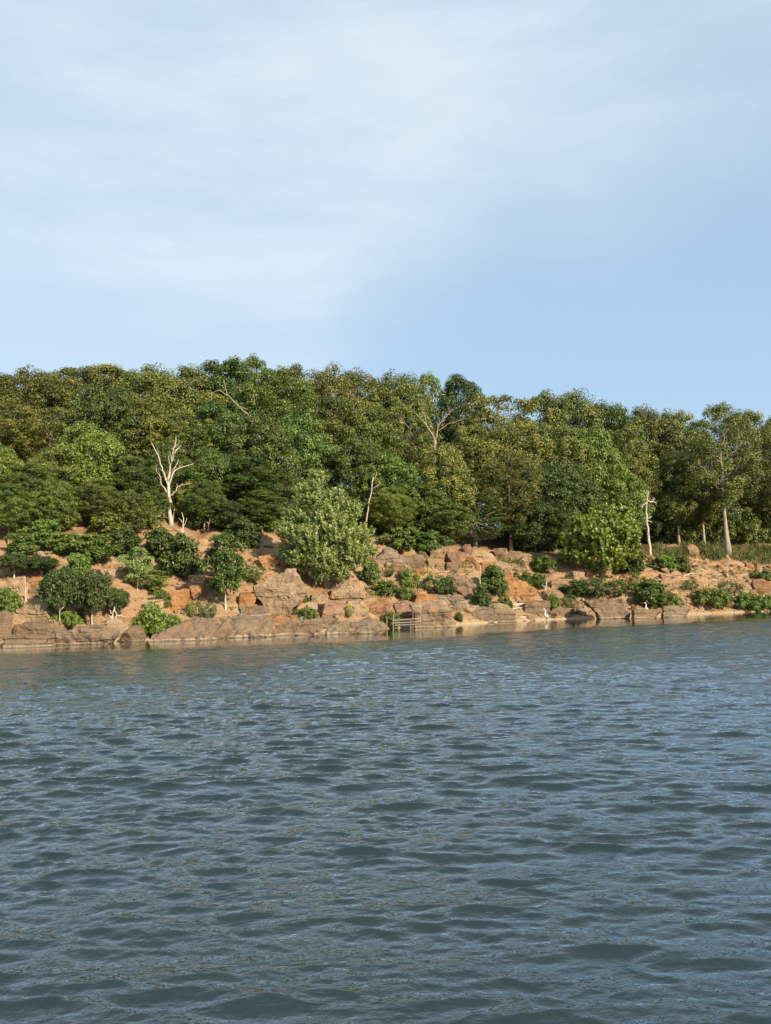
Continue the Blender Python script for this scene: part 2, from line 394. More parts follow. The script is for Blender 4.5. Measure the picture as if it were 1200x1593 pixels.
def graded(parts):
    out = []
    for a, b, st in parts:
        n = max(1, int(round((b - a) / st))); out += list(np.linspace(a, b, n, endpoint=False))
    return np.array(out + [parts[-1][1]])
S = graded([(-500, -60, 40), (-60, -12, 4), (-12, 112, 0.4), (112, 160, 4), (160, 600, 40)])
Tt = graded([(-90, -14, 6), (-14, -2, 1.2), (-2, 20, 0.28), (20, 60, 2.0), (60, 200, 12), (200, 700, 60)])
SS, TT = np.meshgrid(S, Tt, indexing='ij')
off = TT + np.interp(SS, _ss, _sw)
GX = P0[0] + SS * U[0] + off * NRM[0]; GY = P0[1] + SS * U[1] + off * NRM[1]
GZ = height(GX, GY)
mb = MB(); ns, ntt = SS.shape; idx = np.arange(ns * ntt).reshape(ns, ntt)
mb.add(np.stack([GX, GY, GZ], -1), np.stack([idx[:-1, :-1], idx[1:, :-1], idx[1:, 1:], idx[:-1, 1:]], -1).reshape(-1, 4))
gm = mb.mesh('ground', MAT['ground'], True)
lt = np.clip((TT - 15.5 + 2.2 * fbm(np.stack([GX.ravel(), GY.ravel(), 0 * GX.ravel()], 1) * 0.25, 3).reshape(TT.shape)) / 4, 0, 1)
a = gm.attributes.new('litter', 'FLOAT', 'POINT'); a.data.foreach_set('value', lt.ravel().astype(np.float32))
tag(link('ground', gm), kind='structure')

# the lake: wind chop as summed waves; the finest ripples are left to the surface relief of the material
def lake():
    rng = np.random.default_rng(5)
    fine = np.radians(np.linspace(58, 122, 410)); rest = np.radians(np.arange(126, 58 + 360, 7))
    ang = np.concatenate([fine, rest])
    rr = np.concatenate([[0.3, 1.2, 2.2], np.exp(np.linspace(math.log(3.2), math.log(112), 1300)), [130, 160, 220, 320, 500, 900]])
    A, R = np.meshgrid(ang, rr, indexing='ij')
    X = R * np.cos(A); Y = R * np.sin(A)
    s, t = shore_coords(X, Y)
    wob = 2.5 * fbm(np.stack([X.ravel() * 0.09, Y.ravel() * 0.09, 0 * X.ravel()], 1), 2).reshape(X.shape)
    lee = np.interp(s, [0, 30, 60, 100], [9.0, 13.0, 14.0, 14.0]) + wob           # sheltered strip under the bank
    calm = np.clip((-t - lee) / 6, 0, 1); calm = 0.015 + 0.035 * np.clip(-t / lee, 0, 1) + 0.95 * calm * calm * (3 - 2 * calm)
    sp = np.maximum(R * (math.radians(64) / 410), R * math.log(112 / 3.2) / 1300)
    sp[len(fine):] = 10.0
    gust = 0.85 + 0.5 * fbm(np.stack([X.ravel() * 0.10, Y.ravel() * 0.05, 0 * X.ravel()], 1), 3).reshape(X.shape)
    dx = np.zeros_like(X); dy = np.zeros_like(X); dz = np.zeros_like(X)
    n = 200; lam = np.exp(rng.uniform(math.log(0.06), math.log(3.0), n))
    for i, L in enumerate(lam):
        k = 2 * math.pi / L
        sd = 8 if L > 0.5 else (11 if L > 0.2 else 20)
        th = math.radians(-93) + rng.normal(0, math.radians(sd)) if i % 7 else math.radians(-70) + rng.normal(0, math.radians(10))
        slope = 0.066 * math.exp(-0.5 * (math.log(L / 0.22) / 0.95) ** 2) * rng.uniform(0.6, 1.3)
        if L > 1.2: slope += 0.014
        amp = slope / k; lod = np.clip((L / sp - 2.2) / 2.0, 0, 1)
        w = amp * lod * calm * gust
        ph = k * (X * math.cos(th) + Y * math.sin(th)) + rng.uniform(0, 6.283)
        c, sn = np.cos(ph), np.sin(ph)
        dz += w * c; dx -= 0.7 * w * math.cos(th) * sn; dy -= 0.7 * w * math.sin(th) * sn
    na, nr = X.shape; idx = np.arange(na * nr).reshape(na, nr); nx = np.roll(idx, -1, axis=0)
    q = np.stack([idx[:, :-1], idx[:, 1:], nx[:, 1:], nx[:, :-1]], -1).reshape(-1, 4)
    mb = MB(); mb.add(np.stack([X + dx, Y + dy, dz], -1), q)
    mb.v.append(np.array([[0, 0, 0.0]])); mb.t.append(np.array([[na * nr, idx[i, 0], idx[(i + 1) % na, 0]] for i in range(na)])); mb.n += 1
    me = mb.mesh('water', MAT['water'], True)
    far = np.clip((R - 9) / 26, 0.0, 1.0)
    for nm, v in (('chop', calm), ('far', far), ('shallow', np.clip(1 + t / 9, 0, 1))):
        a = me.attributes.new(nm, 'FLOAT', 'POINT'); a.data.foreach_set('value', np.append(v.ravel(), 0).astype(np.float32))
    tag(link('water', me), kind='structure')
lake()

# ------------------------------------------------------------------ foliage
def leaf_quads(mb, c, out, L, rng, up=0.22, rnd=0.24, tint=None, aspect=0.6):
    n = len(c); nrm = unit(out + np.array([0, 0, up]) + rng.normal(0, rnd, (n, 3)))
    a = unit(np.cross(nrm, rng.normal(0, 1, (n, 3)))); b = np.cross(nrm, a)
    ln = (L * rng.uniform(0.65, 1.3, n))[:, None]; w = ln * aspect
    fold = nrm * ln * 0.13
    V = np.stack([c - a * ln * 0.5, c + b * w * 0.5 + fold, c + a * ln * 0.5, c - b * w * 0.5 + fold], 1).reshape(-1, 3)
    q = np.arange(n * 4).reshape(n, 4)
    mb.add(V, q, tint=tint if tint is not None else rng.uniform(0, 1, n))
def rand_dirs(n, rng): return unit(rng.normal(0, 1, (n, 3)))
def clump(mb, c, r, n, L, rng, flat=0.95, tone=0.5, upbias=0.7):
    d = rand_dirs(n, rng); m = rng.uniform(0, 1, n) < upbias; d[m, 2] = np.abs(d[m, 2])
    rad = r * np.where(rng.uniform(0, 1, n) < 0.25, rng.uniform(0.2, 0.8, n), rng.uniform(0.8, 1.12, n))
    p = c + d * rad[:, None] * np.array([1, 1, flat])
    leaf_quads(mb, p, d, L, rng, tint=np.clip(tone + rng.normal(0, 0.22, n), 0, 1))

def crown(mb, rng, R, z0, z1, nlobe=16, per=15, nleaf=46, L=0.21, lobe=(0.31, 0.47), cl=(0.085, 0.135), flat=0.78, belly=0.42, sparse=1.0, taper=0.0, inner=0.0, ragged=False):
    """an uneven crown: lobes over an egg, clumps over each lobe, leaves over each clump; returns the lobe centres"""
    zc = z0 + (z1 - z0) * belly; lobes = []
    g = math.pi * (3 - math.sqrt(5)); off = rng.uniform(0, 6.28)
    for i in range(nlobe):
        zz = 1 - 2 * (i + 0.5) / nlobe + rng.uniform(-0.1, 0.1); zz = max(-0.95, min(0.98, zz))
        rr = math.sqrt(1 - zz * zz); a = i * g + off + rng.uniform(-0.35, 0.35)
        lr = R * rng.uniform(*lobe); k = rng.uniform(0.30, 0.90) if ragged else rng.uniform(0.52, 0.74)
        rad = R * (1 - taper * max(0, zz)) * (1.0 if zz > 0 else 1.0 - 0.25 * abs(zz))
        c = np.array([math.cos(a) * rr * (rad - lr * 0.55) * k / 0.7, math.sin(a) * rr * (rad - lr * 0.55) * k / 0.7,
                      zc + (zz * ((z1 - zc) - lr * 0.55) if zz > 0 else zz * ((zc - z0) - lr * 0.4))])
        out = unit(np.array([c[0], c[1], (c[2] - zc) * R / max(0.1, (z1 - z0) / 2)]) + 1e-6)
        lobes.append((c, lr)); tl = rng.uniform(0.25, 0.75)
        m = int(per * (lr / (0.38 * R)) ** 2 * sparse) + 1
        d = unit(rand_dirs(m, rng) + out * 0.55 + np.array([0, 0, 0.30]))
        for j in range(m):
            r = R * rng.uniform(*cl); p = c + d[j] * lr * rng.uniform(0.62, 1.12) * np.array([1, 1, flat])
            clump(mb, p, r, int(nleaf * rng.uniform(0.6, 1.3)), L, rng, tone=np.clip(tl + rng.normal(0, 0.26), 0.02, 0.98))
    if inner:
        n = int(inner); d = rand_dirs(n, rng) * (rng.uniform(0, 1, (n, 1)) ** 0.4) * 0.72
        p = d * np.array([R, R, (z1 - z0) / 2]) + np.array([0, 0, (z0 + z1) / 2]); leaf_quads(mb, p, d, L * 1.3, rng)
    return lobes

def woody(mb, rng, H, R, lobes, r0=0.2, fork=0.35, wob=0.06, flare=1.5, twigs=2, lean=0.0):
    """trunk, limbs to every lobe and twigs beyond"""
    top = max(c[2] for c, _ in lobes); n = 10; u = np.linspace(0, 1, n)
    zt = fork * H + (top - fork * H) * 0.65
    T = np.stack([np.cumsum(rng.normal(0, wob * 0.5, n)) * u + lean * u * H, np.cumsum(rng.normal(0, wob * 0.5, n)) * u, u * zt], 1)
    T[0, :2] = 0; rad = r0 * (1 - 0.72 * u); rad[0] *= flare; rad[1] *= 1 + (flare - 1) * 0.25
    T[0, 2] = -0.4
    tube(mb, T, rad, 9, rng, 0.07)
    for c, lr in lobes:
        zs = np.clip(c[2] - np.linalg.norm(c[:2]) * 0.55, fork * H * 0.75, zt * 0.97); i = int(np.clip(zs / zt * (n - 1), 1, n - 1))
        p0 = T[i]; P = limb(mb, rng, p0, c, rad[i] * 0.5, 0.035, 0.16, 7, 5, 0.03)
        for k in range(twigs):
            e = c + rand_dirs(1, rng)[0] * lr * 0.95; limb(mb, rng, P[4 + k % 3], e, 0.035, 0.012, 0.2, 5, 4)
    return T

PROTO = {}
def proto(key, seed, H, R, z0, leaf, bark='bark', r0=0.2, fork=0.35, wob=0.06, flare=1.5, twigs=2, **kw):
    rng = np.random.default_rng(seed); mc, mt = MB(), MB()
    lobes = crown(mc, rng, R, z0, H, **kw); woody(mt, rng, H, R, lobes, r0, fork, wob, flare, twigs)
    PROTO[key] = dict(H=H, R=R, crown=mc.mesh('crown', MAT[leaf]), trunk=mt.mesh('trunk', MAT[bark], True))
proto('oak_dome', 11, 14, 4.6, 4.0, 'leaf_oak', nlobe=22, per=20, nleaf=92, L=0.215, cl=(0.10, 0.18), inner=1000)
proto('oak_wide', 12, 12, 5.0, 3.0, 'leaf_oak', nlobe=24, per=20, nleaf=92, L=0.215, cl=(0.10, 0.18), belly=0.5, inner=1000)
proto('oak_tall', 13, 15, 3.9, 3.6, 'leaf_oak', nlobe=24, per=20, nleaf=90, L=0.21, cl=(0.11, 0.19), lobe=(0.32, 0.5), inner=1000)
proto('oak_low', 14, 8.2, 4.2, 0.6, 'leaf_green', nlobe=24, per=20, nleaf=92, L=0.215, cl=(0.10, 0.18), belly=0.4, r0=0.16, fork=0.2, inner=1000)
proto('layered', 15, 6.8, 3.6, 0.9, 'leaf_green', nlobe=20, per=16, nleaf=72, flat=0.8, lobe=(0.36, 0.52), r0=0.13, fork=0.2, L=0.2, inner=400)
proto('thin_oak', 16, 14, 4.6, 4.5, 'leaf_gold', nlobe=22, per=16, nleaf=60, sparse=0.95, r0=0.24, fork=0.42, wob=0.14, twigs=5, cl=(0.08, 0.14), L=0.23)
proto('spire', 17, 10, 2.6, 0.5, 'leaf_dark', nlobe=24, per=13, nleaf=34, belly=0.28, taper=0.62, lobe=(0.30, 0.44), L=0.15, r0=0.14, fork=0.5, inner=700)
proto('oak_high', 18, 16, 5.0, 4.2, 'leaf_oak', nlobe=22, per=20, nleaf=92, L=0.215, cl=(0.10, 0.18), inner=1000, r0=0.24, fork=0.55, wob=0.10, flare=1.7, twigs=3)
proto('oak_open', 24, 16, 5.0, 5.6, 'leaf_oak', nlobe=20, per=16, nleaf=84, L=0.215, cl=(0.09, 0.16), sparse=0.85, r0=0.30, fork=0.62, wob=0.16, flare=2.1, twigs=4)
proto('sapling', 19, 5, 1.7, 1.1, 'leaf_green', nlobe=13, per=12, nleaf=52, L=0.17, cl=(0.13, 0.22), flat=0.6, belly=0.5, r0=0.07, fork=0.3, bark='deadwood', inner=1000, ragged=True)
proto('umbrella', 20, 3.4, 1.9, 1.2, 'leaf_dark', nlobe=15, per=13, nleaf=50, L=0.15, cl=(0.11, 0.18), flat=0.5, lobe=(0.34, 0.5), belly=0.45, r0=0.07, fork=0.33, bark='deadwood', inner=900, ragged=True)
proto('bush', 21, 1.8, 1.1, 0.0, 'leaf_green', nlobe=14, per=11, nleaf=52, L=0.14, cl=(0.14, 0.23), belly=0.36, r0=0.04, fork=0.12, inner=1000, ragged=True)
proto('bush_low', 22, 1.0, 1.2, -0.05, 'leaf_fresh', nlobe=13, per=9, nleaf=46, L=0.14, cl=(0.12, 0.21), belly=0.3, r0=0.03, fork=0.15, inner=350, ragged=True)
proto('scrub', 23, 1.5, 1.0, 0.05, 'leaf_green', nlobe=10, per=7, nleaf=30, L=0.13, cl=(0.13, 0.24), r0=0.035, fork=0.2, twigs=4, sparse=0.9, inner=80, ragged=True)

def sprays(key, seed, H, R, leaf, lobes, n, nleaf, L, r0, aspect=0.36, up=1.0, length=0.5, bark='bark'):
    """crown of shoots that point up and outward from several lobes, long leaves along each shoot"""
    rng = np.random.default_rng(seed); mc, mt = MB(), MB(); C = np.array([l[:3] for l in lobes]); RR = np.array([l[3] for l in lobes]); ce = C.mean(0)
    for li, w in enumerate(RR ** 2 / (RR ** 2).sum()):
        for i in range(int(n * w)):
            d = unit(rng.normal(0, 1, 3) + unit(C[li] - ce + 1e-6) * 0.5 + np.array([0, -0.1, 0.15])); k = rng.uniform(0.4, 0.8) if rng.uniform() < 0.22 else rng.uniform(0.82, 1.12)
            e = C[li] + d * RR[li] * k * np.array([1, 1, 0.85])
            ax = unit(d * np.array([1, 1, 0.4]) + np.array([0, 0, up]) + rng.normal(0, 0.22, 3)); ln = length * rng.uniform(0.6, 1.4)
            u = rng.uniform(0, 1, nleaf)[:, None]
            side = unit(np.cross(ax, rng.normal(0, 1, (nleaf, 3)))); c = e + ax * (u - 0.6) * ln + side * L * 0.42
            a = unit(side * 0.9 + ax * 0.8 + rng.normal(0, 0.2, (nleaf, 3))); nr = unit(np.cross(a, np.cross(ax, side)) + d * 0.7 + rng.normal(0, 0.3, (nleaf, 3)))
            b = unit(np.cross(nr, a)); Ln = L * rng.uniform(0.7, 1.3, (nleaf, 1)); w_ = Ln * aspect
            V = np.stack([c - a * Ln * 0.5, c + b * w_ * 0.5, c + a * Ln * 0.5, c - b * w_ * 0.5], 1).reshape(-1, 3)
            t = rng.uniform(0.15, 0.85); mc.add(V, np.arange(nleaf * 4).reshape(-1, 4), tint=np.clip(t + rng.normal(0, 0.2, nleaf), 0, 1))
        m = int(n * w * 2.5); dd = rand_dirs(m, rng) * (rng.uniform(0, 1, (m, 1)) ** 0.4) * 0.7; leaf_quads(mc, C[li] + dd * RR[li], dd, L * 1.4, rng)
    woody(mt, rng, H, R, [(C[i] * np.array([0.9, 0.9, 1.0]), RR[i]) for i in range(len(RR))], r0, 0.14, 0.03, 1.7, 2)
    PROTO[key] = dict(H=H, R=R, crown=mc.mesh('crown', MAT[leaf]), trunk=mt.mesh('trunk', MAT[bark], True))
def lobes_px(foot, k, rows, seed, f=1.0):
    rng = np.random.default_rng(seed); return [((x - foot[0]) * k, dy * k, (foot[1] - y) * k, r * k * f * rng.uniform(0.8, 1.1)) for x, y, r, dy in rows]
KS = 70 / F
sprays('silver', 31, 10.6, 4.4, 'leaf_silver', lobes_px((508, 914), KS, [(498, 748, 22, 0), (486, 772, 27, -8), (524, 778, 30, 10), (470, 800, 30, 5), (510, 806, 36, -22), (548, 796, 24, 14), (452, 826, 24, -4), (486, 838, 36, -26), (530, 836, 40, -20),
    (566, 832, 26, 6), (448, 858, 20, 6), (470, 868, 26, -18), (508, 868, 34, -30), (548, 862, 34, -12), (576, 858, 17, 4), (500, 890, 20, -22), (530, 888, 22, -20), (510, 838, 40, 26), (470, 846, 30, 26), (550, 842, 32, 26)], 1, 0.84), 2100, 20, 0.23, 0.20, length=0.62)
KR = 82 / F
sprays('round', 32, 7.2, 4.2, 'leaf_round', lobes_px((937, 899), KR, [(912, 816, 26, 4), (940, 806, 26, 0), (968, 808, 25, 6), (896, 838, 24, 0), (928, 834, 32, -20), (962, 832, 32, -18), (984, 830, 18, 4), (884, 860, 16, -4), (908, 862, 24, -14), (942, 862, 30, -26), (974, 854, 24, -10),
    (958, 878, 16, -14), (925, 880, 14, -16), (930, 836, 34, 28), (965, 842, 28, 26), (905, 850, 22, 22)], 2, 0.9), 1300, 20, 0.26, 0.22, aspect=0.5, up=0.8, length=0.42)
sprays('willow', 33, 1.7, 1.3, 'leaf_fresh', [(-.6, 0, .5, .55), (0, -.2, .85, .65), (.55, .1, .55, .55), (.1, -.45, .4, .5), (-.3, .3, .7, .6), (.3, .35, .9, .5), (-.15, -.1, 1.2, .4)], 420, 16, 0.17, 0.03, aspect=0.32, length=0.4)

def plant(name, cat, pos, key, leaf, H, W, label, group=None, rz=None, rng=random.Random(3), lean=0.0):
    pr = PROTO[key]; r = empty(name, pos, rng.uniform(0, 6.28) if rz is None else rz); r.rotation_euler[1] = lean
    k = W / (2 * pr['R']); r.scale = (k, k, H / pr['H'])
    link('trunk', pr['trunk'], r); cr = link('crown', pr['crown'], r)
    cr.material_slots[0].link = 'OBJECT'; cr.material_slots[0].material = MAT[leaf]      # same leaves, the colour of its species
    return tag(r, label, cat, group)

# trees of the wood: pixel column, pixel of the top, crown width in pixels, metres inland, kind, leaf colour, label
W3, W2, W1 = 'oaks along the wooded skyline', 'trees in the middle of the wooded slope', 'trees along the front edge of the wood'
TREES = [
 # skyline
 (-18, 584, 112, 38, 'oak_dome', 'leaf_oak', W3, 'olive oak on the skyline, cut by the picture edge at far left'),
 (52, 577, 104, 39, 'oak_wide', 'leaf_oak', W3, 'broad olive oak on the skyline, second crown from the left edge'),
 (118, 572, 96, 41, 'oak_dome', 'leaf_gold', W3, 'yellowish oak crown on the skyline, third from the left edge'),
 (172, 568, 98, 43, 'oak_tall', 'leaf_gold', W3, 'golden olive oak whose top stands out left of the white snag'),
 (238, 573, 100, 40, 'oak_wide', 'leaf_oak', W3, 'olive oak on the skyline straight above the white dead snag'),
 (300, 574, 92, 42, 'oak_dome', 'leaf_oak', W3, 'olive skyline oak just left of the leaning bare limb'),
 (352, 557, 88, 44, 'oak_tall', 'leaf_green', W3, 'green skyline tree rising behind the leaning bare limb'),
 (398, 551, 84, 46, 'thin_oak', 'leaf_fresh', W3, 'pale green feathery tree, the highest crown on the skyline'),
 (452, 572, 82, 41, 'oak_dome', 'leaf_oak', W3, 'olive oak on the skyline right of the highest feathery crown'),
 (505, 577, 84, 38, 'oak_wide', 'leaf_gold', W3, 'yellowish oak on the skyline above the silvery tree'),
 (560, 580, 84, 38, 'oak_dome', 'leaf_oak', W3, 'olive skyline oak between the silvery tree and the forked grey oak'),
 (618, 584, 88, 36, 'oak_wide', 'leaf_oak', W3, 'wide olive skyline oak left of the forked grey oak'),
 (668, 577, 70, 40, 'thin_oak', 'leaf_oak', W3, 'open-crowned oak with sky showing through, left of the dark green crown'),
 (718, 582, 68, 37, 'oak_tall', 'leaf_dark', W3, 'dark green dense crown standing above the skyline past centre'),
 (778, 608, 98, 30, 'thin_oak', 'leaf_gold', W3, 'brownish oak with bare pale limbs fanning under its dome'),
 (846, 614, 84, 31, 'oak_dome', 'leaf_gold', W3, 'yellowish skyline oak just right of the brownish fan-limbed dome'),
 (896, 612, 84, 30, 'oak_wide', 'leaf_oak', W3, 'olive skyline oak above the round bright green tree'),
 (948, 628, 80, 28, 'oak_dome', 'leaf_green', W3, 'deep green skyline oak just left of the slim dead trunk'),
 (1002, 637, 84, 27, 'oak_wide', 'leaf_oak', W3, 'olive skyline oak above the slim pale dead trunk'),
 (1052, 640, 74, 26, 'oak_dome', 'leaf_oak', W3, 'olive skyline oak between the slim dead trunk and the flared oak'),
 (1160, 640, 84, 24, 'oak_dome', 'leaf_oak', W3, 'olive oak on the skyline right of the flared-trunk oak'),
 (1222, 646, 90, 23, 'oak_wide', 'leaf_gold', W3, 'oak cut by the picture edge at far right'),
 # middle of the slope
 (8, 628, 100, 27, 'oak_wide', 'leaf_gold', W2, 'golden oak low on the slope at the left edge'),
 (74, 634, 92, 27, 'thin_oak', 'leaf_oak', W2, 'olive oak with pale limbs showing, left of the dark green dome'),
 (164, 610, 100, 29, 'oak_low', 'leaf_dark', W2, 'dark green dome-shaped tree among olive oaks, upper left'),
 (226, 628, 84, 28, 'oak_dome', 'leaf_oak', W2, 'olive oak rising just behind the white dead snag'),
 (286, 640, 84, 27, 'thin_oak', 'leaf_oak', W2, 'thin-leaved oak just right of and behind the white snag'),
 (338, 636, 92, 28, 'oak_low', 'leaf_green', W2, 'green tree under the foot of the leaning bare limb'),
 (432, 584, 112, 33, 'oak_wide', 'leaf_fresh', W2, 'big rounded yellow-green tree just right of the leaning bare limb'),
 (404, 656, 92, 21.5, 'oak_low', 'leaf_green', W2, 'deep green tree on the slope below the big rounded crown'),
 (466, 654, 84, 26, 'oak_low', 'leaf_green', W2, 'deep green tree directly above the top of the silvery tree'),
 (522, 624, 84, 29, 'oak_dome', 'leaf_oak', W2, 'olive oak with dark hollow beneath, above the silvery tree'),
 (578, 640, 80, 28, 'oak_dome', 'leaf_green', W2, 'green oak behind the right shoulder of the silvery tree'),
 (628, 630, 84, 28, 'thin_oak', 'leaf_oak', W2, 'feathery olive oak just left of the forked grey oak'),
 (738, 668, 84, 22, 'oak_dome', 'leaf_oak', W2, 'olive oak right of the forked grey oak, under its dark gap'),
 (806, 664, 92, 22, 'oak_wide', 'leaf_gold', W2, 'yellow-olive oak on the slope below the brownish fan-limbed dome'),
 (866, 668, 92, 21, 'oak_wide', 'leaf_oak', W2, 'broad olive oak up behind the round bright green tree, on its left'),
 (920, 678, 80, 21, 'oak_low', 'leaf_fresh', W2, 'bright green leafy tree just behind the round tree, above it'),
 (976, 672, 70, 20, 'oak_dome', 'leaf_oak', W2, 'olive oak whose bare stem shows just left of the slim dead trunk'),
 # front edge
 (-14, 700, 84, 17, 'oak_low', 'leaf_fresh', W1, 'green tree at the front of the wood, cut by the left edge'),
 (44, 722, 66, 15, 'oak_tall', 'leaf_green', W1, 'green tree with pale forked stem above the left bank'),
 (138, 668, 92, 19, 'oak_low', 'leaf_fresh', W1, 'spreading light green tree halfway to the white snag'),
 (84, 704, 70, 17.5, 'oak_low', 'leaf_oak', W1, 'dense olive tree left in front of the spreading light green one'),
 (198, 712, 66, 17, 'oak_tall', 'leaf_green', W1, 'green tree right beside the white snag on its left'),
 (150, 748, 62, 14.2, 'oak_dome', 'leaf_oak', W1, 'low olive tree above the pale earth at left'),
 (326, 704, 70, 18.4, 'oak_low', 'leaf_green', W1, 'rounded green tree just right of the white snag'),
 (382, 712, 76, 18, 'oak_tall', 'leaf_green', W1, 'deep green tree left of the silvery tree'),
 (360, 782, 62, 14.6, 'layered', 'leaf_dark', W1, 'low dark green tree with thin pale stem above red earth'),
 (436, 740, 70, 19, 'oak_low', 'leaf_dark', W1, 'dark green tree half hidden behind the silvery tree'),
 (556, 690, 76, 20, 'oak_low', 'leaf_green', W1, 'green tree rising behind the right side of the silvery tree'),
 (604, 716, 80, 17, 'layered', 'leaf_fresh', W1, 'layered yellow-green tree with slim pale stem right of the silvery tree'),
 (648, 748, 84, 15.5, 'layered', 'leaf_fresh', W1, 'light green tree over the peaked grey boulder'),
 (694, 704, 72, 14.8, 'oak_low', 'leaf_oak', W1, 'olive tree standing in front of the forked grey oak'),
 (738, 742, 92, 13.2, 'spire', 'leaf_dark', W1, 'dense dark green tree reaching down to the cracked blocks'),
 (792, 706, 74, 13.4, 'oak_high', 'leaf_gold', W1, 'yellow-olive oak on a pale bare trunk above the cracked ledge'),
 (848, 730, 84, 16.5, 'oak_low', 'leaf_dark', W1, 'shady dark tree left of the round bright green tree'),
 (896, 738, 76, 17, 'oak_low', 'leaf_green', W1, 'green tree looking over the left of the round bright tree'),
 (958, 730, 72, 17.5, 'oak_low', 'leaf_fresh', W1, 'yellow-green tree between the round tree and the slim dead trunk'),
 (1052, 706, 62, 18, 'oak_high', 'leaf_oak', W1, 'olive oak standing right of the dark gap by the slim dead trunk'),
 (1090, 690, 66, 17, 'oak_high', 'leaf_oak', W1, 'olive oak on a brown trunk next left of the flared oak'),
 (1020, 752, 60, 21, 'oak_low', 'leaf_dark', W1, 'shady low tree deep in the dark gap behind the slim dead trunk'),
 (1064, 748, 62, 20, 'oak_low', 'leaf_oak', W1, 'low olive tree behind the brown trunk left of the flared oak'),
 (1110, 756, 62, 19, 'oak_low', 'leaf_green', W1, 'low green tree right behind the flared trunk, on its left'),
 (1160, 752, 66, 18.5, 'oak_low', 'leaf_oak', W1, 'low olive tree right of the flared trunk'),
 (1206, 764, 60, 18, 'oak_low', 'leaf_green', W1, 'low green tree behind the trunk at the right edge'),
 (14, 756, 58, 12.8, 'oak_dome', 'leaf_green', W1, 'low green tree on the earth slope at the left edge'),
 (84, 752, 58, 13.4, 'oak_low', 'leaf_fresh', W1, 'low light green tree above the sandy outcrop at left'),
 (208, 768, 54, 14.0, 'layered', 'leaf_oak', W1, 'low layered tree at the left foot of the white snag'),
 (318, 754, 50, 15.2, 'oak_dome', 'leaf_green', W1, 'small green tree with short stem right of the snag foot'),
 (408, 764, 54, 15, 'oak_tall', 'leaf_green', W1, 'low deep green tree touching the left of the silvery tree'),
 (612, 760, 54, 14, 'oak_dome', 'leaf_fresh', W1, 'low green tree between the silvery tree and the peaked boulder'),
 (688, 778, 74, 13.4, 'oak_low', 'leaf_green', W1, 'low green tree left of the dense dark tree'),
 (832, 776, 74, 14.6, 'oak_low', 'leaf_dark', W1, 'low dark tree in shade right of the pale bare trunk'),
 (262, 698, 64, 20.5, 'oak_low', 'leaf_green', W1, 'green tree directly behind the white snag trunk'),
 (300, 752, 46, 17, 'oak_low', 'leaf_oak', W1, 'low olive tree filling the hollow just right of the white snag'),
 (234, 764, 44, 16.5, 'oak_low', 'leaf_green', W1, 'low green tree tucked behind the white snag on its left'),
 (1196, 676, 84, 15.5, 'oak_high', 'leaf_oak', W1, 'olive oak on a pale trunk at the right edge'),
]
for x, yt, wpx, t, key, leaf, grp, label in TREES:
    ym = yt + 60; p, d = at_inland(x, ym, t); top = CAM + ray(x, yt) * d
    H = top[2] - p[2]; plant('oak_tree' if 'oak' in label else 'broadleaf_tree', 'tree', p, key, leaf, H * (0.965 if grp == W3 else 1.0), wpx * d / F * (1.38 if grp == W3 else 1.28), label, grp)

def standing(name, x, yb, yt, wpx, key, leaf, label, cat='tree', group=None, grow=1.0, **kw):
    """a plant whose foot is seen: pixel of the foot, pixel of the top"""
    p, d = at_ground(x, yb); H = (yb - yt) * d / F
    p = p.copy(); p[2] = float(height(p[0], p[1])) - 0.03
    return plant(name, cat, p, key, leaf, H * grow, wpx * d / F * grow, label, group, **kw)
standing('broadleaf_tree', 508, 914, 719, 160, 'silver', 'leaf_silver', 'tall silvery green tree standing alone among the boulders', rz=0.0)
standing('broadleaf_tree', 937, 899, 784, 132, 'round', 'leaf_round', 'round bright green tree on a short trunk on the open bank', rz=0.0)
standing('oak_tree', 1133, 862, 632, 118, 'oak_open', 'leaf_oak', 'big oak with tall pale trunk flaring at the foot', group=W1, rz=2.0)

# the wood goes on over the hill behind the trees one can tell apart
def woodland():
    rng = np.random.default_rng(77); mb = MB()
    for i in range(1150):
        s_ = rng.uniform(-25, 135); t_ = rng.uniform(44, 62) if s_ < 45 else rng.uniform(30, 56); o = t_ + np.interp(s_, _ss, _sw)
        x, y = P0 + U * s_ + NRM * o; z = float(height(x, y)); c = np.array([x, y, z + (rng.uniform(0.2, 3.0) if i % 2 else rng.uniform(2.0, 8.0))])
        clump(mb, c, rng.uniform(1.2, 2.2), 60, 0.45, rng, tone=rng.uniform(0.2, 0.7))
    tag(mb.build('woodland', MAT['leaf_green']), 'green wood continuing over the hill behind the trees', 'wood', kind='stuff')
woodland()

# ------------------------------------------------------------------ rocks
TONE = dict(tan=(.40, .292, .182), orange=(.435, .222, .090), brown=(.275, .192, .126), grey=(.305, .238, .168), pale=(.50, .41, .29), red=(.34, .205, .130),
            white=(.74, .68, .58), sand=(.42, .300, .178), rust=(.38, .210, .104))
def grid_cube(n):
    """vertices and quads of a cube from -1 to 1, each side cut n times, seams welded"""
    seen = {}; V = []; Q = []
    def vid(p):
        k = tuple(int(round(c * 1000)) for c in p)
        if k not in seen: seen[k] = len(V); V.append(p)
        return seen[k]
    g = np.linspace(-1, 1, n + 1)
    for ax in range(3):
        for sg in (-1, 1):
            a, b = (ax + 1) % 3, (ax + 2) % 3
            for i in range(n):
                for j in range(n):
                    q = []
                    for di, dj in ((0, 0), (1, 0), (1, 1), (0, 1)):
                        p = [0, 0, 0]; p[ax] = sg; p[a] = g[i + di]; p[b] = g[j + dj]; q.append(vid(tuple(p)))
                    Q.append(q if sg > 0 else q[::-1])
    return np.array(V), np.array(Q)
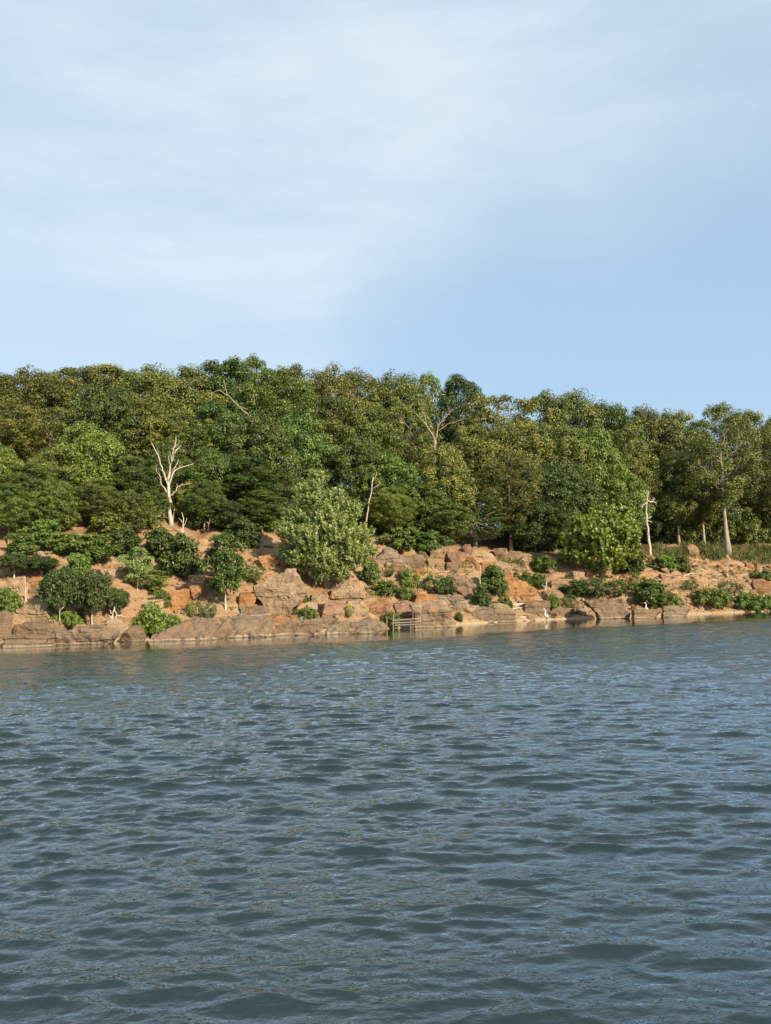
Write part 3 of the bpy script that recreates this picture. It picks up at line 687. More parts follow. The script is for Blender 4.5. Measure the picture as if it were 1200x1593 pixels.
GRID = {n: grid_cube(n) for n in (1, 3, 12)}
def rock_mesh(seed, style='block', n=12):
    rng = np.random.default_rng(seed); V, Q = GRID[n]; V = V.copy()
    if style == 'round': V = V * 0.45 + unit(V) * 0.75; k, lo, hi, axis = 7, 0.72, 0.95, 0.0
    elif style == 'slab': V = V * 0.9 + unit(V) * 0.15; k, lo, hi, axis = 7, 0.85, 1.1, 1.5
    else: V = V * 0.72 + unit(V) * 0.40; k, lo, hi, axis = 10, 0.66, 0.95, 0.6
    for i in range(k):
        nn = rng.normal(0, 1, 3); j = rng.integers(0, 2)
        if axis: nn[j] += axis * 2 * np.sign(nn[j])
        nn = nn / np.linalg.norm(nn); dd = V @ nn; o = rng.uniform(lo, hi)
        V = V - np.outer(np.maximum(dd - o, 0), nn) * 0.92
    sh = rng.uniform(-0.25, 0.25, 2); V[:, 0] += sh[0] * V[:, 2]; V[:, 1] += 0.15 * V[:, 2]     # lean back
    p = V * np.array([1.6, 1.6, 2.0]) + seed * 3.7
    V = V + unit(V) * (0.075 * fbm(p * 0.9, 3) + 0.03 * fbm(p * 2.6, 2))[:, None]
    if style != 'round':                                # bedding: courses stand proud or drop back
        zz = V[:, 2] * (3.0 if style == 'slab' else 2.2) + 0.4 * fbm(p * 0.5, 2); st = np.floor(zz)
        V[:, :2] *= (1 + 0.055 * (_hash(st.astype(int), st.astype(int) * 0 + seed, st.astype(int) * 0) - 0.5) * 2)[:, None]
    mn, mx = V.min(0), V.max(0); V = (V - mn) / (mx - mn) - np.array([0.5, 0.5, 0])
    mb = MB(); mb.add(V, Q); return mb.mesh('rock', MAT['rock'])
POOL = {(st, k): rock_mesh(100 + 17 * i + k, st, 12) for i, st in enumerate(('block', 'slab', 'round')) for k in range(6)}
CHIP = [rock_mesh(300 + k, ('block', 'slab', 'round', 'block')[k % 4], 3) for k in range(12)]
rk = random.Random(9)
def put_rock(x0, y0, x1, y1, style, tone, label, depth=0.85, group=None, mesh=None, name='boulder', rot=None, cat='rock', sink=0.3):
    p, d = at_ground((x0 + x1) / 2, y1); k = d / F; w, h = (x1 - x0) * k, (y1 - y0) * k; dp = max(w * depth, h * 0.5)
    o = link(name, mesh or POOL[(style, rk.randrange(6))])
    a = rk.uniform(-0.3, 0.3) if rot is None else rot
    sk = sink * h + 0.04
    o.location = (p[0], p[1] + dp * 0.40, p[2] - sk); o.scale = (w * 1.04, dp, h + sk); o.rotation_euler = (0, 0, a)
    c = TONE[tone]; v = rk.uniform(0.88, 1.1); o.color = (c[0] * v, c[1] * v, c[2] * v, 1)
    return tag(o, label, cat, group)

def traced(pts, thick, tone, label, knee=None, lean=0.25, seed=1, name='boulder', layers=0.42, back=0.72):
    """a boulder from its outline: real distance, own thickness, uneven front, top that leans back above the knee"""
    pts = np.array(pts, float); yb = pts[:, 1].max(); xb = pts[pts[:, 1].argmax(), 0]
    p0, d = at_ground(pts[:, 0].mean(), yb); k = d / F
    c = np.array([pts[:, 0].mean(), yb]); loc = (pts - c) * np.array([k, -k])       # metres right, metres up
    m = 34; seg = np.roll(loc, -1, 0) - loc; ln = np.linalg.norm(seg, axis=1); tot = np.cumsum(np.r_[0, ln])
    u = np.linspace(0, tot[-1], m, endpoint=False); ring = np.stack([np.interp(u, tot, np.r_[loc[:, i], loc[0, i]]) for i in (0, 1)], 1)
    ce = ring.mean(0); hh = ring[:, 1].max(); rows = []
    prof = [(0.0, 0.10), (0.0, 0.45), (0.0, 0.75), (0.02, 0.92), (0.10, 1.0), (0.35, 1.0), (0.7, 0.94), (1.0, back), (1.0, back * 0.4)]
    for dy, sc in prof:
        R = ce + (ring - ce) * sc; rows.append(np.stack([R[:, 0], np.full(m, dy * thick), R[:, 1]], 1))
    V = np.concatenate(rows + [np.array([[ce[0], 0, ce[1]], [ce[0], thick, ce[1]]])]); nr = len(prof)
    q = [[r * m + i, r * m + (i + 1) % m, (r + 1) * m + (i + 1) % m, (r + 1) * m + i] for r in range(nr - 1) for i in range(m)]
    t = [[nr * m, (i + 1) % m, i] for i in range(m)] + [[nr * m + 1, (nr - 1) * m + i, (nr - 1) * m + (i + 1) % m] for i in range(m)]
    kz = hh * 0.55 if knee is None else (yb - knee) * k
    V[:, 1] += lean * V[:, 2] + 1.1 * np.maximum(V[:, 2] - kz, 0)
    V[:, 2] = np.where(V[:, 2] < 0.12 * hh, V[:, 2] - 0.35, V[:, 2])
    # cut once more so that the relief has something to move
    bm = bmesh.new(); vs_ = [bm.verts.new(v) for v in V]
    for f in q + t:
        try: bm.faces.new([vs_[i] for i in f])
        except ValueError: pass
    bmesh.ops.subdivide_edges(bm, edges=bm.edges[:], cuts=2, use_grid_fill=True); bm.normal_update()
    P = np.array([v.co for v in bm.verts]); N_ = np.array([v.normal for v in bm.verts])
    disp = 0.17 * fbm(P * 0.8 + seed * 5.1, 3) + 0.05 * fbm(P * 3.1 + seed, 3) - 0.14 * np.abs(fbm(P * 1.3 + seed * 2.2, 3))
    if layers:
        zz = P[:, 2] / layers + 0.5 * fbm(P * 0.5 + seed, 2); st = np.floor(zz).astype(int); disp = disp + 0.17 * (_hash(st, st * 0 + seed, st * 0) - 0.5)
    P = P + N_ * disp[:, None]
    for v, co in zip(bm.verts, P): v.co = co
    me = bpy.data.meshes.new('boulder'); bm.to_mesh(me); bm.free(); me.materials.append(MAT['rock'])
    o = link(name, me); o.location = p0; cc = TONE[tone]; o.color = (*cc, 1)
    return tag(o, label, 'rock')

traced([(390, 911), (412, 896), (440, 886), (456, 884), (465, 896), (474, 912), (475, 926), (468, 940), (450, 955), (420, 961), (404, 938), (392, 922)], 3.2, 'tan',
       'huge pale tan boulder with tilted flat face, left of the silvery tree', knee=915, lean=0.1, seed=2)
traced([(775, 926), (777, 908), (795, 897), (808, 899), (825, 907), (838, 920), (832, 931), (812, 936), (795, 935)], 2.6, 'orange',
       'large bright orange boulder with rounded top on the bank', knee=924, lean=0.25, seed=3)
traced([(563, 946), (593, 926), (616, 940), (605, 953), (592, 963), (578, 958)], 2.0, 'rust', 'wedge-shaped rusty boulder with a flat roof-like top above the timber rail', knee=946, lean=0.2, seed=4)
traced([(644, 977), (643, 950), (640, 940), (660, 935), (690, 935), (703, 945), (709, 977)], 2.6, 'tan', 'big smooth tan boulder at the waterline right of the timber rail', knee=948, lean=0.2, seed=5)
traced([(583, 884), (586, 868), (600, 852), (608, 848), (622, 855), (631, 872), (627, 884)], 2.2, 'grey', 'peaked grey-topped boulder at the top of the bank right of the silvery tree', knee=866, lean=0.3, seed=6)
traced([(917, 934), (972, 933), (979, 945), (984, 962), (938, 963)], 1.7, 'brown', 'large brown slab tilted on edge at the waterline with shaded left face', knee=934, lean=0.9, seed=7)
traced([(22, 962), (16, 946), (24, 937), (58, 930), (73, 941), (72, 950), (84, 968), (88, 976), (40, 972)], 2.8, 'tan', 'big pale layered boulder stepped toward the top, near the left edge', knee=944, lean=0.15, seed=8, layers=0.5)
traced([(14, 996), (20, 975), (40, 968), (84, 968), (92, 984), (88, 1000), (50, 1002)], 2.2, 'brown', 'rounded brown boulder under the pale layered boulder at left', knee=974, lean=0.2, seed=9)
traced([(76, 1004), (74, 990), (84, 982), (108, 979), (126, 975), (160, 977), (172, 988), (168, 1001), (110, 1004)], 2.4, 'grey', 'long ledge of thin grey sandstone layers at the waterline, left', knee=979, lean=0.05, seed=10, layers=0.16)
traced([(218, 998), (250, 978), (285, 962), (318, 962), (332, 975), (334, 994), (280, 997)], 2.6, 'brown', 'smooth brown sloping slab running into the water behind the leafy shore shrub', knee=962, lean=1.5, seed=11)
traced([(328, 993), (331, 974), (348, 962), (372, 957), (398, 961), (416, 968), (424, 991), (370, 993)], 2.4, 'grey', 'wide smooth grey-brown slab at the waterline below the huge pale boulder', knee=958, lean=1.3, seed=12)
traced([(513, 932), (514, 918), (535, 906), (555, 902), (568, 912), (571, 926), (562, 944), (545, 946), (530, 938)], 2.2, 'sand', 'sandy boulder with fanned curved layers right of the silvery tree foot', knee=922, lean=0.3, seed=13, layers=0.2)
traced([(700, 905), (697, 894), (715, 890), (738, 900), (747, 915), (742, 936), (728, 934), (712, 920)], 1.8, 'brown', 'tilted brown slab sliding down the bank left of the orange boulder', knee=905, lean=0.35, seed=14)
traced([(679, 946), (676, 930), (700, 925), (725, 931), (738, 943), (730, 952), (700, 952)], 2.4, 'grey', 'flat-topped grey slab lying behind the pale driftwood log', knee=938, lean=0.7, seed=15)
traced([(500, 987), (507, 974), (526, 965), (552, 968), (575, 960), (594, 968), (608, 982), (560, 986)], 2.6, 'grey', 'smooth grey shelf of rock at the waterline left of the timber rail', knee=960, lean=1.4, seed=16)
traced([(416, 989), (422, 977), (445, 969), (470, 972), (492, 968), (503, 978), (498, 986), (460, 988)], 2.2, 'brown', 'low brown shelf at the waterline under the orange flat stone', knee=966, lean=1.2, seed=17)
ROCKS = [
 (-14, 950, 16, 1000, 'block', 'brown', 'brown block cut by the left edge at the waterline'),
 (-6, 990, 74, 1008, 'slab', 'grey', 'low grey shelf along the waterline in the left corner of the bank'),
 (30, 894, 70, 920, 'block', 'orange', 'orange block above the big pale layered boulder'),
 (-6, 900, 34, 924, 'block', 'sand', 'sandy block at the left edge beside the orange block'),
 (42, 914, 72, 931, 'slab', 'brown', 'dark brown slab resting on top of the pale layered boulder'),
 (98, 944, 124, 966, 'block', 'tan', 'tan block between the two thin pale stems at left'),
 (122, 942, 150, 972, 'block', 'sand', 'sandy block behind the second thin pale stem'),
 (164, 962, 192, 990, 'block', 'tan', 'upright tan block by the dead roots at the waterline'),
 (186, 974, 222, 999, 'block', 'brown', 'brown block at the waterline left of the leafy shore shrub'),
 (222, 932, 252, 958, 'block', 'pale', 'pale smooth stone just above the leafy shore shrub'),
 (254, 916, 292, 950, 'round', 'orange', 'rounded orange boulder under the leaning pale pole'),
 (286, 905, 322, 936, 'round', 'rust', 'rust-coloured boulder left of the sapling with pale trunk'),
 (300, 935, 330, 955, 'block', 'brown', 'brown stone just below the rust-coloured boulder'),
 (292, 893, 330, 912, 'slab', 'sand', 'flat sandy ledge in the shade left of the sapling'),
 (362, 921, 400, 953, 'block', 'orange', 'orange boulder wedged against the huge pale boulder on its left'),
 (370, 942, 414, 960, 'slab', 'grey', 'grey slab at the foot of the huge pale boulder, left side'),
 (396, 956, 462, 974, 'slab', 'orange', 'flat orange stone lying below the huge pale boulder'),
 (382, 956, 412, 968, 'slab', 'pale', 'pale flat stone with hollow end left of the flat orange stone'),
 (463, 958, 482, 971, 'round', 'white', 'whitish rounded stone right of the flat orange stone'),
 (444, 957, 464, 968, 'block', 'pale', 'pale broken stone between the flat orange stone and the whitish one'),
 (470, 962, 526, 980, 'slab', 'grey', 'dark overhanging slab with black crevice beneath at the waterline'),
 (494, 938, 540, 963, 'slab', 'red', 'reddish brown slab in front of the fanned boulder'),
 (474, 924, 512, 946, 'block', 'tan', 'tan block between the huge boulder and the silvery tree foot'),
 (462, 916, 482, 934, 'block', 'sand', 'sandy block on the right shoulder of the huge pale boulder'),
 (478, 938, 496, 952, 'block', 'pale', 'pale chunk above the low green plants by the huge boulder'),
 (540, 932, 574, 958, 'block', 'tan', 'tan block leaning right of the fanned boulder'),
 (572, 866, 600, 893, 'block', 'red', 'reddish boulder left in front of the peaked grey one'),
 (604, 868, 636, 890, 'round', 'red', 'rounded reddish boulder right in front of the peaked grey one'),
 (628, 862, 662, 886, 'block', 'brown', 'brown boulder right of the peaked grey one'),
 (610, 908, 632, 931, 'block', 'rust', 'rusty chunk among green plants above the wedge boulder'),
 (612, 934, 652, 962, 'round', 'red', 'dark red boulder behind the timber rail'),
 (640, 924, 682, 940, 'slab', 'orange', 'orange slab on top of the big smooth tan boulder'),
 (652, 898, 676, 918, 'block', 'sand', 'sandy stone in the plants up from the orange slab'),
 (734, 944, 776, 967, 'round', 'grey', 'dark grey boulder at the end of the pale driftwood log'),
 (722, 932, 760, 952, 'block', 'brown', 'brown block up behind the dark grey boulder'),
 (760, 938, 800, 960, 'block', 'tan', 'tan boulder below the orange boulder'),
 (770, 952, 806, 968, 'slab', 'sand', 'sandy shelf stone at the waterline below the orange boulder'),
 (818, 934, 860, 958, 'slab', 'brown', 'brown slab leaning right of the bleached logs'),
 (852, 916, 882, 938, 'block', 'red', 'reddish block between the orange boulder and the bright little shrub'),
 (872, 926, 906, 946, 'block', 'brown', 'brown block above the waterline left of the tilted slab'),
 (824, 892, 846, 910, 'block', 'orange', 'orange stone right above the large orange boulder'),
 (858, 900, 896, 922, 'slab', 'sand', 'sandy slab on the bank below left of the round tree'),
 (884, 888, 912, 908, 'block', 'sand', 'sandy block in the shade left of the round tree trunk'),
 (908, 884, 930, 902, 'block', 'orange', 'orange block just left of the round tree trunk'),
 (832, 948, 846, 961, 'block', 'grey', 'grey block at the waterline behind the first white bird'),
 (862, 946, 898, 961, 'slab', 'tan', 'tan slab at the waterline right of the first white bird'),
 (900, 946, 914, 958, 'round', 'white', 'white egg-shaped stone at the waterline left of the tilted slab'),
 (984, 948, 1034, 962, 'slab', 'red', 'low reddish shelf at the waterline around the second white bird'),
 (1032, 942, 1080, 960, 'slab', 'grey', 'low grey shelf at the waterline below the dark shore bush'),
 (1072, 846, 1090, 866, 'round', 'red', 'reddish round stone in the tall weeds at the wood edge'),
 (1018, 868, 1036, 888, 'block', 'orange', 'orange square block on the open bank right of the round tree'),
 (1176, 900, 1204, 922, 'round', 'rust', 'rust-coloured boulder on the open bank at the right edge'),
 (1150, 904, 1172, 918, 'block', 'sand', 'sandy block left of the rust-coloured boulder at right'),
 (70, 868, 104, 892, 'block', 'sand', 'sandy outcrop in the earth slope high at left'),
 (140, 884, 176, 910, 'block', 'tan', 'tan outcrop in the bare earth above the dark umbrella trees'),
 (400, 862, 434, 886, 'block', 'orange', 'orange outcrop in the earth left of the silvery tree crown'),
 (376, 886, 404, 904, 'block', 'sand', 'sandy block above the huge pale boulder on its left'),
]
for r in ROCKS: put_rock(*r)
BLOCKS = [(670, 852, 700, 872), (694, 858, 726, 878), (724, 864, 752, 884), (664, 868, 692, 886), (688, 874, 716, 892), (750, 858, 774, 878), (770, 852, 792, 868), (742, 874, 766, 892),
          (768, 872, 796, 888), (790, 858, 812, 872), (808, 864, 828, 880), (716, 846, 736, 862), (640, 884, 662, 898), (796, 880, 818, 892), (654, 858, 672, 872), (828, 872, 850, 886), (846, 880, 868, 894), (780, 888, 800, 900)]
for i, b in enumerate(BLOCKS):
    tn = ('sand', 'red', 'orange', 'tan', 'brown')[i % 5]
    wh = 'under the dense dark tree' if 690 < (b[0] + b[2]) / 2 < 760 else ('right of the dense dark tree' if b[0] > 700 else 'left of the dense dark tree')
    put_rock(*b, 'block' if i % 3 else 'slab', tn, {'sand': 'sandy', 'red': 'reddish', 'orange': 'orange', 'tan': 'tan', 'brown': 'brown'}[tn] + (' cracked block' if i % 3 else ' flat cracked slab') + (' high' if b[1] < 866 else ' low') + ' in the broken ledge ' + wh, group='cracked blocks of the upper ledge')

WORD = dict(tan='tan', orange='orange', brown='brown', grey='grey', pale='pale', red='reddish', white='white', sand='sandy', rust='rusty')
def scatter(n, box, size, tones, where, group, seed, keep=None, name='stone'):
    rng = np.random.default_rng(seed); xs = rng.uniform(box[0], box[2], n * 3); ys = rng.uniform(box[1], box[3], n * 3)
    if keep is not None: m = keep(xs, ys); xs, ys = xs[m], ys[m]
    xs, ys = xs[:n], ys[:n]; P, D = hit(xs, ys); rd = random.Random(seed); mid = (box[0] + box[2]) / 2
    for p, d, x in zip(P, D, xs):
        pxw = rd.uniform(*size); w = pxw * d / F; flat = rd.uniform(0.3, 0.75); o = link(name, rd.choice(CHIP)); z = float(height(p[0], p[1])); tn = rd.choice(tones)
        h = w * flat; o.location = (p[0], p[1] + w * 0.3, z - h * 0.25); o.scale = (w, w * rd.uniform(0.7, 1.1), h * 1.25)
        o.rotation_euler = (rd.uniform(-.15, .15), rd.uniform(-.15, .15), rd.uniform(0, 6.28)); c = TONE[tn]; v = rd.uniform(0.82, 1.15)
        o.color = (c[0] * v, c[1] * v, c[2] * v, 1)
        big = pxw > (size[0] + size[1]) / 2
        tag(o, ('big ' if big else 'small ') + ('flat ' if flat < 0.5 else 'chunky ') + WORD[tn] + ' stone ' + where + (', left half' if x < mid else ', right half'), 'rock', group)
def shore_y(x): return np.interp(x, [p[0] for p in SHORE_PX], [p[1] for p in SHORE_PX])
scatter(105, (1022, 872, 1204, 948), (7, 14), ('sand', 'tan', 'orange', 'rust'), 'on the open rubble bank at right', 'rubble stones of the open right bank', 41)
scatter(55, (720, 936, 1040, 968), (8, 18), ('tan', 'brown', 'pale', 'red', 'sand'), 'in the waterline strip right of centre', 'broken stones along the waterline', 42, keep=lambda x, y: (y < shore_y(x) - 1) & (y > shore_y(x) - 26))
scatter(36, (760, 888, 1015, 932), (7, 14), ('sand', 'orange', 'tan'), 'on the bank below the round tree', 'small stones on the bank under the round tree', 43)
scatter(38, (0, 856, 340, 972), (7, 15), ('sand', 'tan', 'orange', 'pale'), 'on the left earth slope', 'small stones on the left earth slope', 44)
scatter(28, (350, 866, 700, 932), (7, 14), ('sand', 'tan', 'orange', 'red'), 'on the earth between the central boulders', 'small stones between the central boulders', 45)
scatter(34, (0, 950, 700, 1008), (7, 15), ('tan', 'brown', 'grey', 'pale'), 'lodged among the waterline slabs at left', 'small stones among the waterline slabs', 46, keep=lambda x, y: (y < shore_y(x) - 2) & (y > shore_y(x) - 22))
def gravel():
    rng = np.random.default_rng(61); V0, Q0 = GRID[1]; mb = MB()
    boxes = [(1010, 866, 1204, 952, 1500), (640, 850, 1010, 965, 1300), (330, 850, 640, 980, 900), (0, 840, 330, 990, 1200)]
    for x0, y0, x1, y1, n in boxes:
        xs = rng.uniform(x0, x1, n); ys = rng.uniform(y0, y1, n); m = ys < shore_y(xs); P, D = hit(xs[m], ys[m]); k = len(P)
        P[:, :2] += rng.normal(0, 0.3, (k, 2)); P[:, 2] = height(P[:, 0], P[:, 1]); w = np.exp(rng.normal(math.log(0.12), 0.45, k))
        V = V0[None] * (w[:, None, None] * rng.uniform(0.55, 1.1, (k, 8, 3)) * np.array([1, 1, 0.55])) * 0.6; a = rng.uniform(0, 6.28, k)
        R_ = np.stack([V[..., 0] * np.cos(a)[:, None] - V[..., 1] * np.sin(a)[:, None], V[..., 0] * np.sin(a)[:, None] + V[..., 1] * np.cos(a)[:, None], V[..., 2]], -1) + P[:, None]
        mb.add(R_.reshape(-1, 3), (Q0[None] + np.arange(k)[:, None, None] * 8).reshape(-1, 4))
    o = mb.build('gravel', MAT['rock']); o.color = (.39, .265, .15, 1); tag(o, 'loose orange gravel and chips over the bare bank', 'gravel', kind='stuff')
gravel()

# ------------------------------------------------------------------ dead trees, driftwood
def px_poly(pts, d, p0, px0, rng, sway=0.0):
    """pixels to metres in the upright plane at the foot's distance, with some sway in depth"""
    k = d / F; out = []
    for i, (x, y) in enumerate(pts):
        q = CAM + ray(x, y) * d - p0; out.append([q[0], q[1] + sway * i, q[2]])
    return np.array(out)
def refine(P, n=3):
    u = np.arange(len(P)); v = np.linspace(0, len(P) - 1, (len(P) - 1) * n + 1); return np.stack([np.interp(v, u, P[:, i]) for i in range(3)], 1)
def dead_tree(label, foot, lines, mat='deadwood', t=None, seed=1, name='dead_tree', cat='tree', group=None):
    """lines: (pixels, radius in pixels at start, at end); the first is the trunk, the others its branches"""
    rng = np.random.default_rng(seed)
    if t is None: p0, d = at_ground(*foot)
    else: p0, d = at_inland(lines[0][0][-1][0], lines[0][0][-1][1], t)
    k = d / F; root = empty(name, p0)
    for i, (pts, ra, rb) in enumerate(lines):
        P = px_poly(pts, d, p0, foot, rng, 0 if i == 0 else rng.uniform(-0.22, 0.16))
        if i == 0:
            if t is not None: P = np.concatenate([[[P[0][0] + (P[0][0] - P[1][0]) * 0.4, 0, -0.3]], P])
            else: P[0][2] -= 0.3
        P = refine(P, 3); n = len(P)
        P[1:-1] += rng.normal(0, 0.035, (n - 2, 3)); mb = MB(); rad = np.linspace(ra, rb, n) * k
        if i == 0 and t is None: rad[0] *= 1.5
        tube(mb, P, rad, 8, rng, 0.12)
        if i > 0 and n > 4:                             # fine twigs along the branch
            for j in range(2, n):
                if rng.uniform() < 0.85:
                    e = P[j] + (unit(P[j] - P[j - 1]) * 0.5 + rand_dirs(1, rng)[0] * 0.6 + np.array([0, 0, 0.25])) * rng.uniform(0.3, 0.8) * min(1.0, 14 * k); limb(mb, rng, P[j], e, rad[j] * 0.4, 0.008, 0.2, 4, 4)
        mb.build('trunk' if i == 0 else 'branch', MAT[mat], root, True)
    return tag(root, label, cat, group)
dead_tree('white bare dead snag with forked antler-like limbs on the left slope', (266.4, 817), [
    ([(266.4, 817), (263.8, 788), (262.7, 767), (260, 748)], 3.4, 2.2), ([(260, 750), (256.8, 741), (253.6, 728), (248.8, 711), (239.7, 691.5)], 1.8, .5),
    ([(261, 749), (264.3, 728), (267, 713), (268, 703), (272.3, 695), (273.4, 680)], 1.8, .5), ([(266.4, 720), (271, 707), (276.6, 698), (282, 693)], 1.3, .5),
    ([(263, 757), (267, 743), (270, 733), (276.6, 729), (300.6, 721)], 1.7, .5), ([(264.4, 771), (273.4, 764), (276, 757), (294, 752)], 1.1, .4),
    ([(260, 767), (252, 754), (249.3, 739), (245, 732)], 1.1, .5), ([(262, 778), (254, 767)], .9, .4), ([(264.3, 724), (261.6, 709)], .7, .3), ([(268, 735), (277.6, 715)], .9, .4),
    ([(268.5, 810), (271.2, 792)], 1.4, .7)], seed=3)
dead_tree('slim pale dead trunk with short broken arms right of the round tree', (1012.7, 864), [
    ([(1012.7, 864), (1010, 841), (1007.5, 823), (1005.7, 801), (1005.7, 786), (1007.5, 775), (1009.2, 764)], 2.2, .8),
    ([(1006.8, 780), (1016, 780), (1021.5, 782.6)], 1.3, .9), ([(1015, 780), (1019.8, 774.7)], .8, .5), ([(1006.5, 782), (1001, 785.7), (998.7, 790.5)], 1.1, .6),
    ([(1006, 807), (1014, 803.7)], .8, .5), ([(1006, 809), (1015.4, 813)], .8, .5), ([(1007.5, 772), (1006, 762)], .8, .5)], seed=4)
dead_tree('forked grey oak with bare pale limbs, past the centre of the wood', (676, 705), [
    ([(675, 740), (676, 705), (677, 685)], 2.6, 2.1), ([(677, 688), (672, 674.7), (660, 658.7), (648, 645)], 1.6, .5), ([(677, 687), (682.7, 661), (694, 648), (706.7, 637)], 1.4, .4),
    ([(680, 672), (697, 660), (721, 652)], .8, .3), ([(664, 663), (662, 648), (656, 636)], .8, .3), ([(688, 655), (690, 640)], .6, .3)], 'greywood', t=15.8, seed=5)
dead_tree('leaning bare dead limb high in the canopy, left of centre', (385, 645), [
    ([(404, 672), (384.8, 644.8), (365, 625), (353.6, 613.7), (348, 591)], 1.7, .5), ([(356, 616), (339.5, 608), (326.7, 615)], .8, .3), ([(372, 632), (386, 637)], .8, .4)], 'greywood', t=23.8, seed=6)
dead_tree('slim bare pale stem leaning beside the right of the silvery tree', (571, 800), [([(570, 812), (573, 790), (578, 765), (581, 742)], 1.5, .8), ([(579, 762), (592, 752)], .7, .3), ([(580, 750), (586, 738)], .6, .3)], 'driftwood', t=14.0, seed=7)
dead_tree('thin bare pale stem just right below the white snag', (285, 836), [([(285, 836), (285.6, 812), (283, 797)], 1.2, .6), ([(285.5, 815), (278, 806)], .6, .3), ([(285.3, 820), (291, 806)], .6, .3)], seed=8)
dead_tree('bent grey dead bough poking from the top of the round tree', (900, 850), [([(905, 850), (912, 815), (914, 799), (921, 782), (934, 785)], 2.0, .7), ([(912, 806), (898, 798)], 1.0, .5)], 'driftwood', seed=9)

def stick(label, pts, ra, rb, mat='driftwood', lie=True, name='driftwood_log', seed=1, cat='driftwood', lift=0.6, forks=(), group=None):
    rng = np.random.default_rng(seed)
    def line(pts, ra):
        if lie:
            P, D = hit([p[0] for p in pts], [p[1] for p in pts]); d = float(D.mean()); k = d / F
            P[:, 1] = P[:, 1].mean() * 0.6 + P[:, 1] * 0.4                # a stiff log spans the dips
            for i in range(len(P)): P[i] = CAM + ray(*pts[i]) * ((P[i][1] - CAM[1]) / ray(*pts[i])[1])
            P[:, 2] += ra * k * lift
        else:
            p0, d = at_ground(*pts[0]); k = d / F; P = np.array([CAM + ray(*p) * (d - 0.05 * i) for i, p in enumerate(pts)])
        return P, k
    P, k = line(pts, ra); o = P[0].copy(); mb = MB(); Q = refine(P - o, 3); Q[1:-1] += rng.normal(0, 0.02, (len(Q) - 2, 3))
    tube(mb, Q, np.linspace(ra, rb, len(Q)) * k, 7, rng, 0.16)
    for f, fa, fb in forks:
        R, k2 = line(f, fa); R = R + (0 if lie else 0); tube(mb, refine(R - o, 2), np.linspace(fa, fb, (len(R) - 1) * 2 + 1) * k, 6, rng, 0.12)
    ob = mb.build(name, MAT[mat], None, True); ob.location = o
    return tag(ob, label, cat, group)
stick('long pale driftwood log with upturned end right of the big tan boulder', [(704, 954), (730, 955), (752, 953), (762, 947), (764, 941)], 2.6, 1.2, 'deadwood', seed=1)
stick('short bleached branch with twigs on top of the big tan boulder', [(684, 948), (694, 946), (704, 944)], 1.2, .7, 'deadwood', seed=2, forks=[([(686, 948), (690, 953)], .8, .4), ([(692, 946), (697, 951)], .7, .4)])
stick('bleached log lying below the large orange boulder, upper one', [(788, 944), (806, 942), (824, 938)], 2.4, 1.2, 'deadwood', seed=3)
stick('bleached log lying below the large orange boulder, lower one', [(784, 948), (800, 948), (816, 946)], 1.6, 1.0, 'driftwood', seed=4)
stick('pale stick floating at the waterline left of the first white bird', [(808, 961), (828, 960)], 1.1, .8, 'deadwood', seed=5)
stick('two-ended pale log lying across the rubble at the right edge', [(1148, 937), (1172, 934), (1204, 933)], 2.0, 1.6, 'deadwood', seed=6)
stick('thin bleached branch above the pale log at the right edge', [(1160, 930), (1182, 928), (1204, 929)], 1.2, .9, 'deadwood', seed=7)
stick('curved white branch on the bank right of the round tree trunk', [(946, 904), (956, 903), (962, 897)], 1.3, .7, 'deadwood', seed=8)
stick('pale pole leaning down the earth slope at left', [(290, 946), (280, 930), (268, 915)], 1.0, .7, 'driftwood', seed=9, cat='pole')
stick('reddish fallen log below the pale-topped sapling', [(204, 926), (212, 920), (219, 915)], 2.0, 1.6, 'bark', seed=10)
stick('dark bent branch lying on the slope below the round dark bush', [(248, 892), (262, 899), (276, 902), (286, 905)], 1.2, .8, 'bark_dark', seed=11)
stick('pale forked twig lying on the huge pale boulder', [(436, 908), (442, 904), (446, 898)], .8, .5, 'deadwood', lie=False, seed=12, forks=[([(439, 905), (448, 905)], .6, .4)])
stick('crooked bleached root on the shore left of the shore shrub', [(160, 962), (172, 956), (182, 958), (196, 961)], 1.1, .6, 'deadwood', seed=13)
stick('white branch leaning over the left end of the tilted slab', [(910, 950), (915, 942), (919, 935)], 1.4, 1.0, 'deadwood', lie=False, seed=14)
stick('thin pale upright stick left of the tilted slab', [(899, 934), (901, 922), (906, 908)], .9, .5, 'deadwood', lie=False, seed=15, name='stick', cat='stick')
stick('fallen grey trunk in the shade under the silvery tree, right side', [(536, 882), (552, 890), (566, 896)], 1.6, 1.1, 'bark_dark', seed=16)
stick('bleached branch lying above the timber rail', [(612, 945), (620, 948), (630, 948), (642, 947)], 1.2, .7, 'deadwood', lie=False, seed=17)
stick('short pale branch lying behind the timber rail', [(626, 961), (631, 957), (640, 956)], 1.0, .7, 'deadwood', lie=False, seed=18)
stick('pale stick across the ledge above the tilted brown slab', [(672, 892), (692, 890), (706, 889)], 1.0, .7, 'driftwood', seed=19)
stick('exposed root running down the cracked ledge under the pale trunk', [(770, 856), (782, 864), (790, 872), (796, 876)], 1.3, .8, 'bark', seed=20, name='exposed_root', cat='root')
stick('pale twig on the open rubble bank below the tall weeds', [(1064, 897), (1074, 893), (1080, 894)], 1.1, .6, 'deadwood', seed=21)
stick('short pale branch in the rubble right of the dark shore bush', [(1062, 926), (1072, 924), (1082, 922)], 1.2, .7, 'deadwood', seed=22)
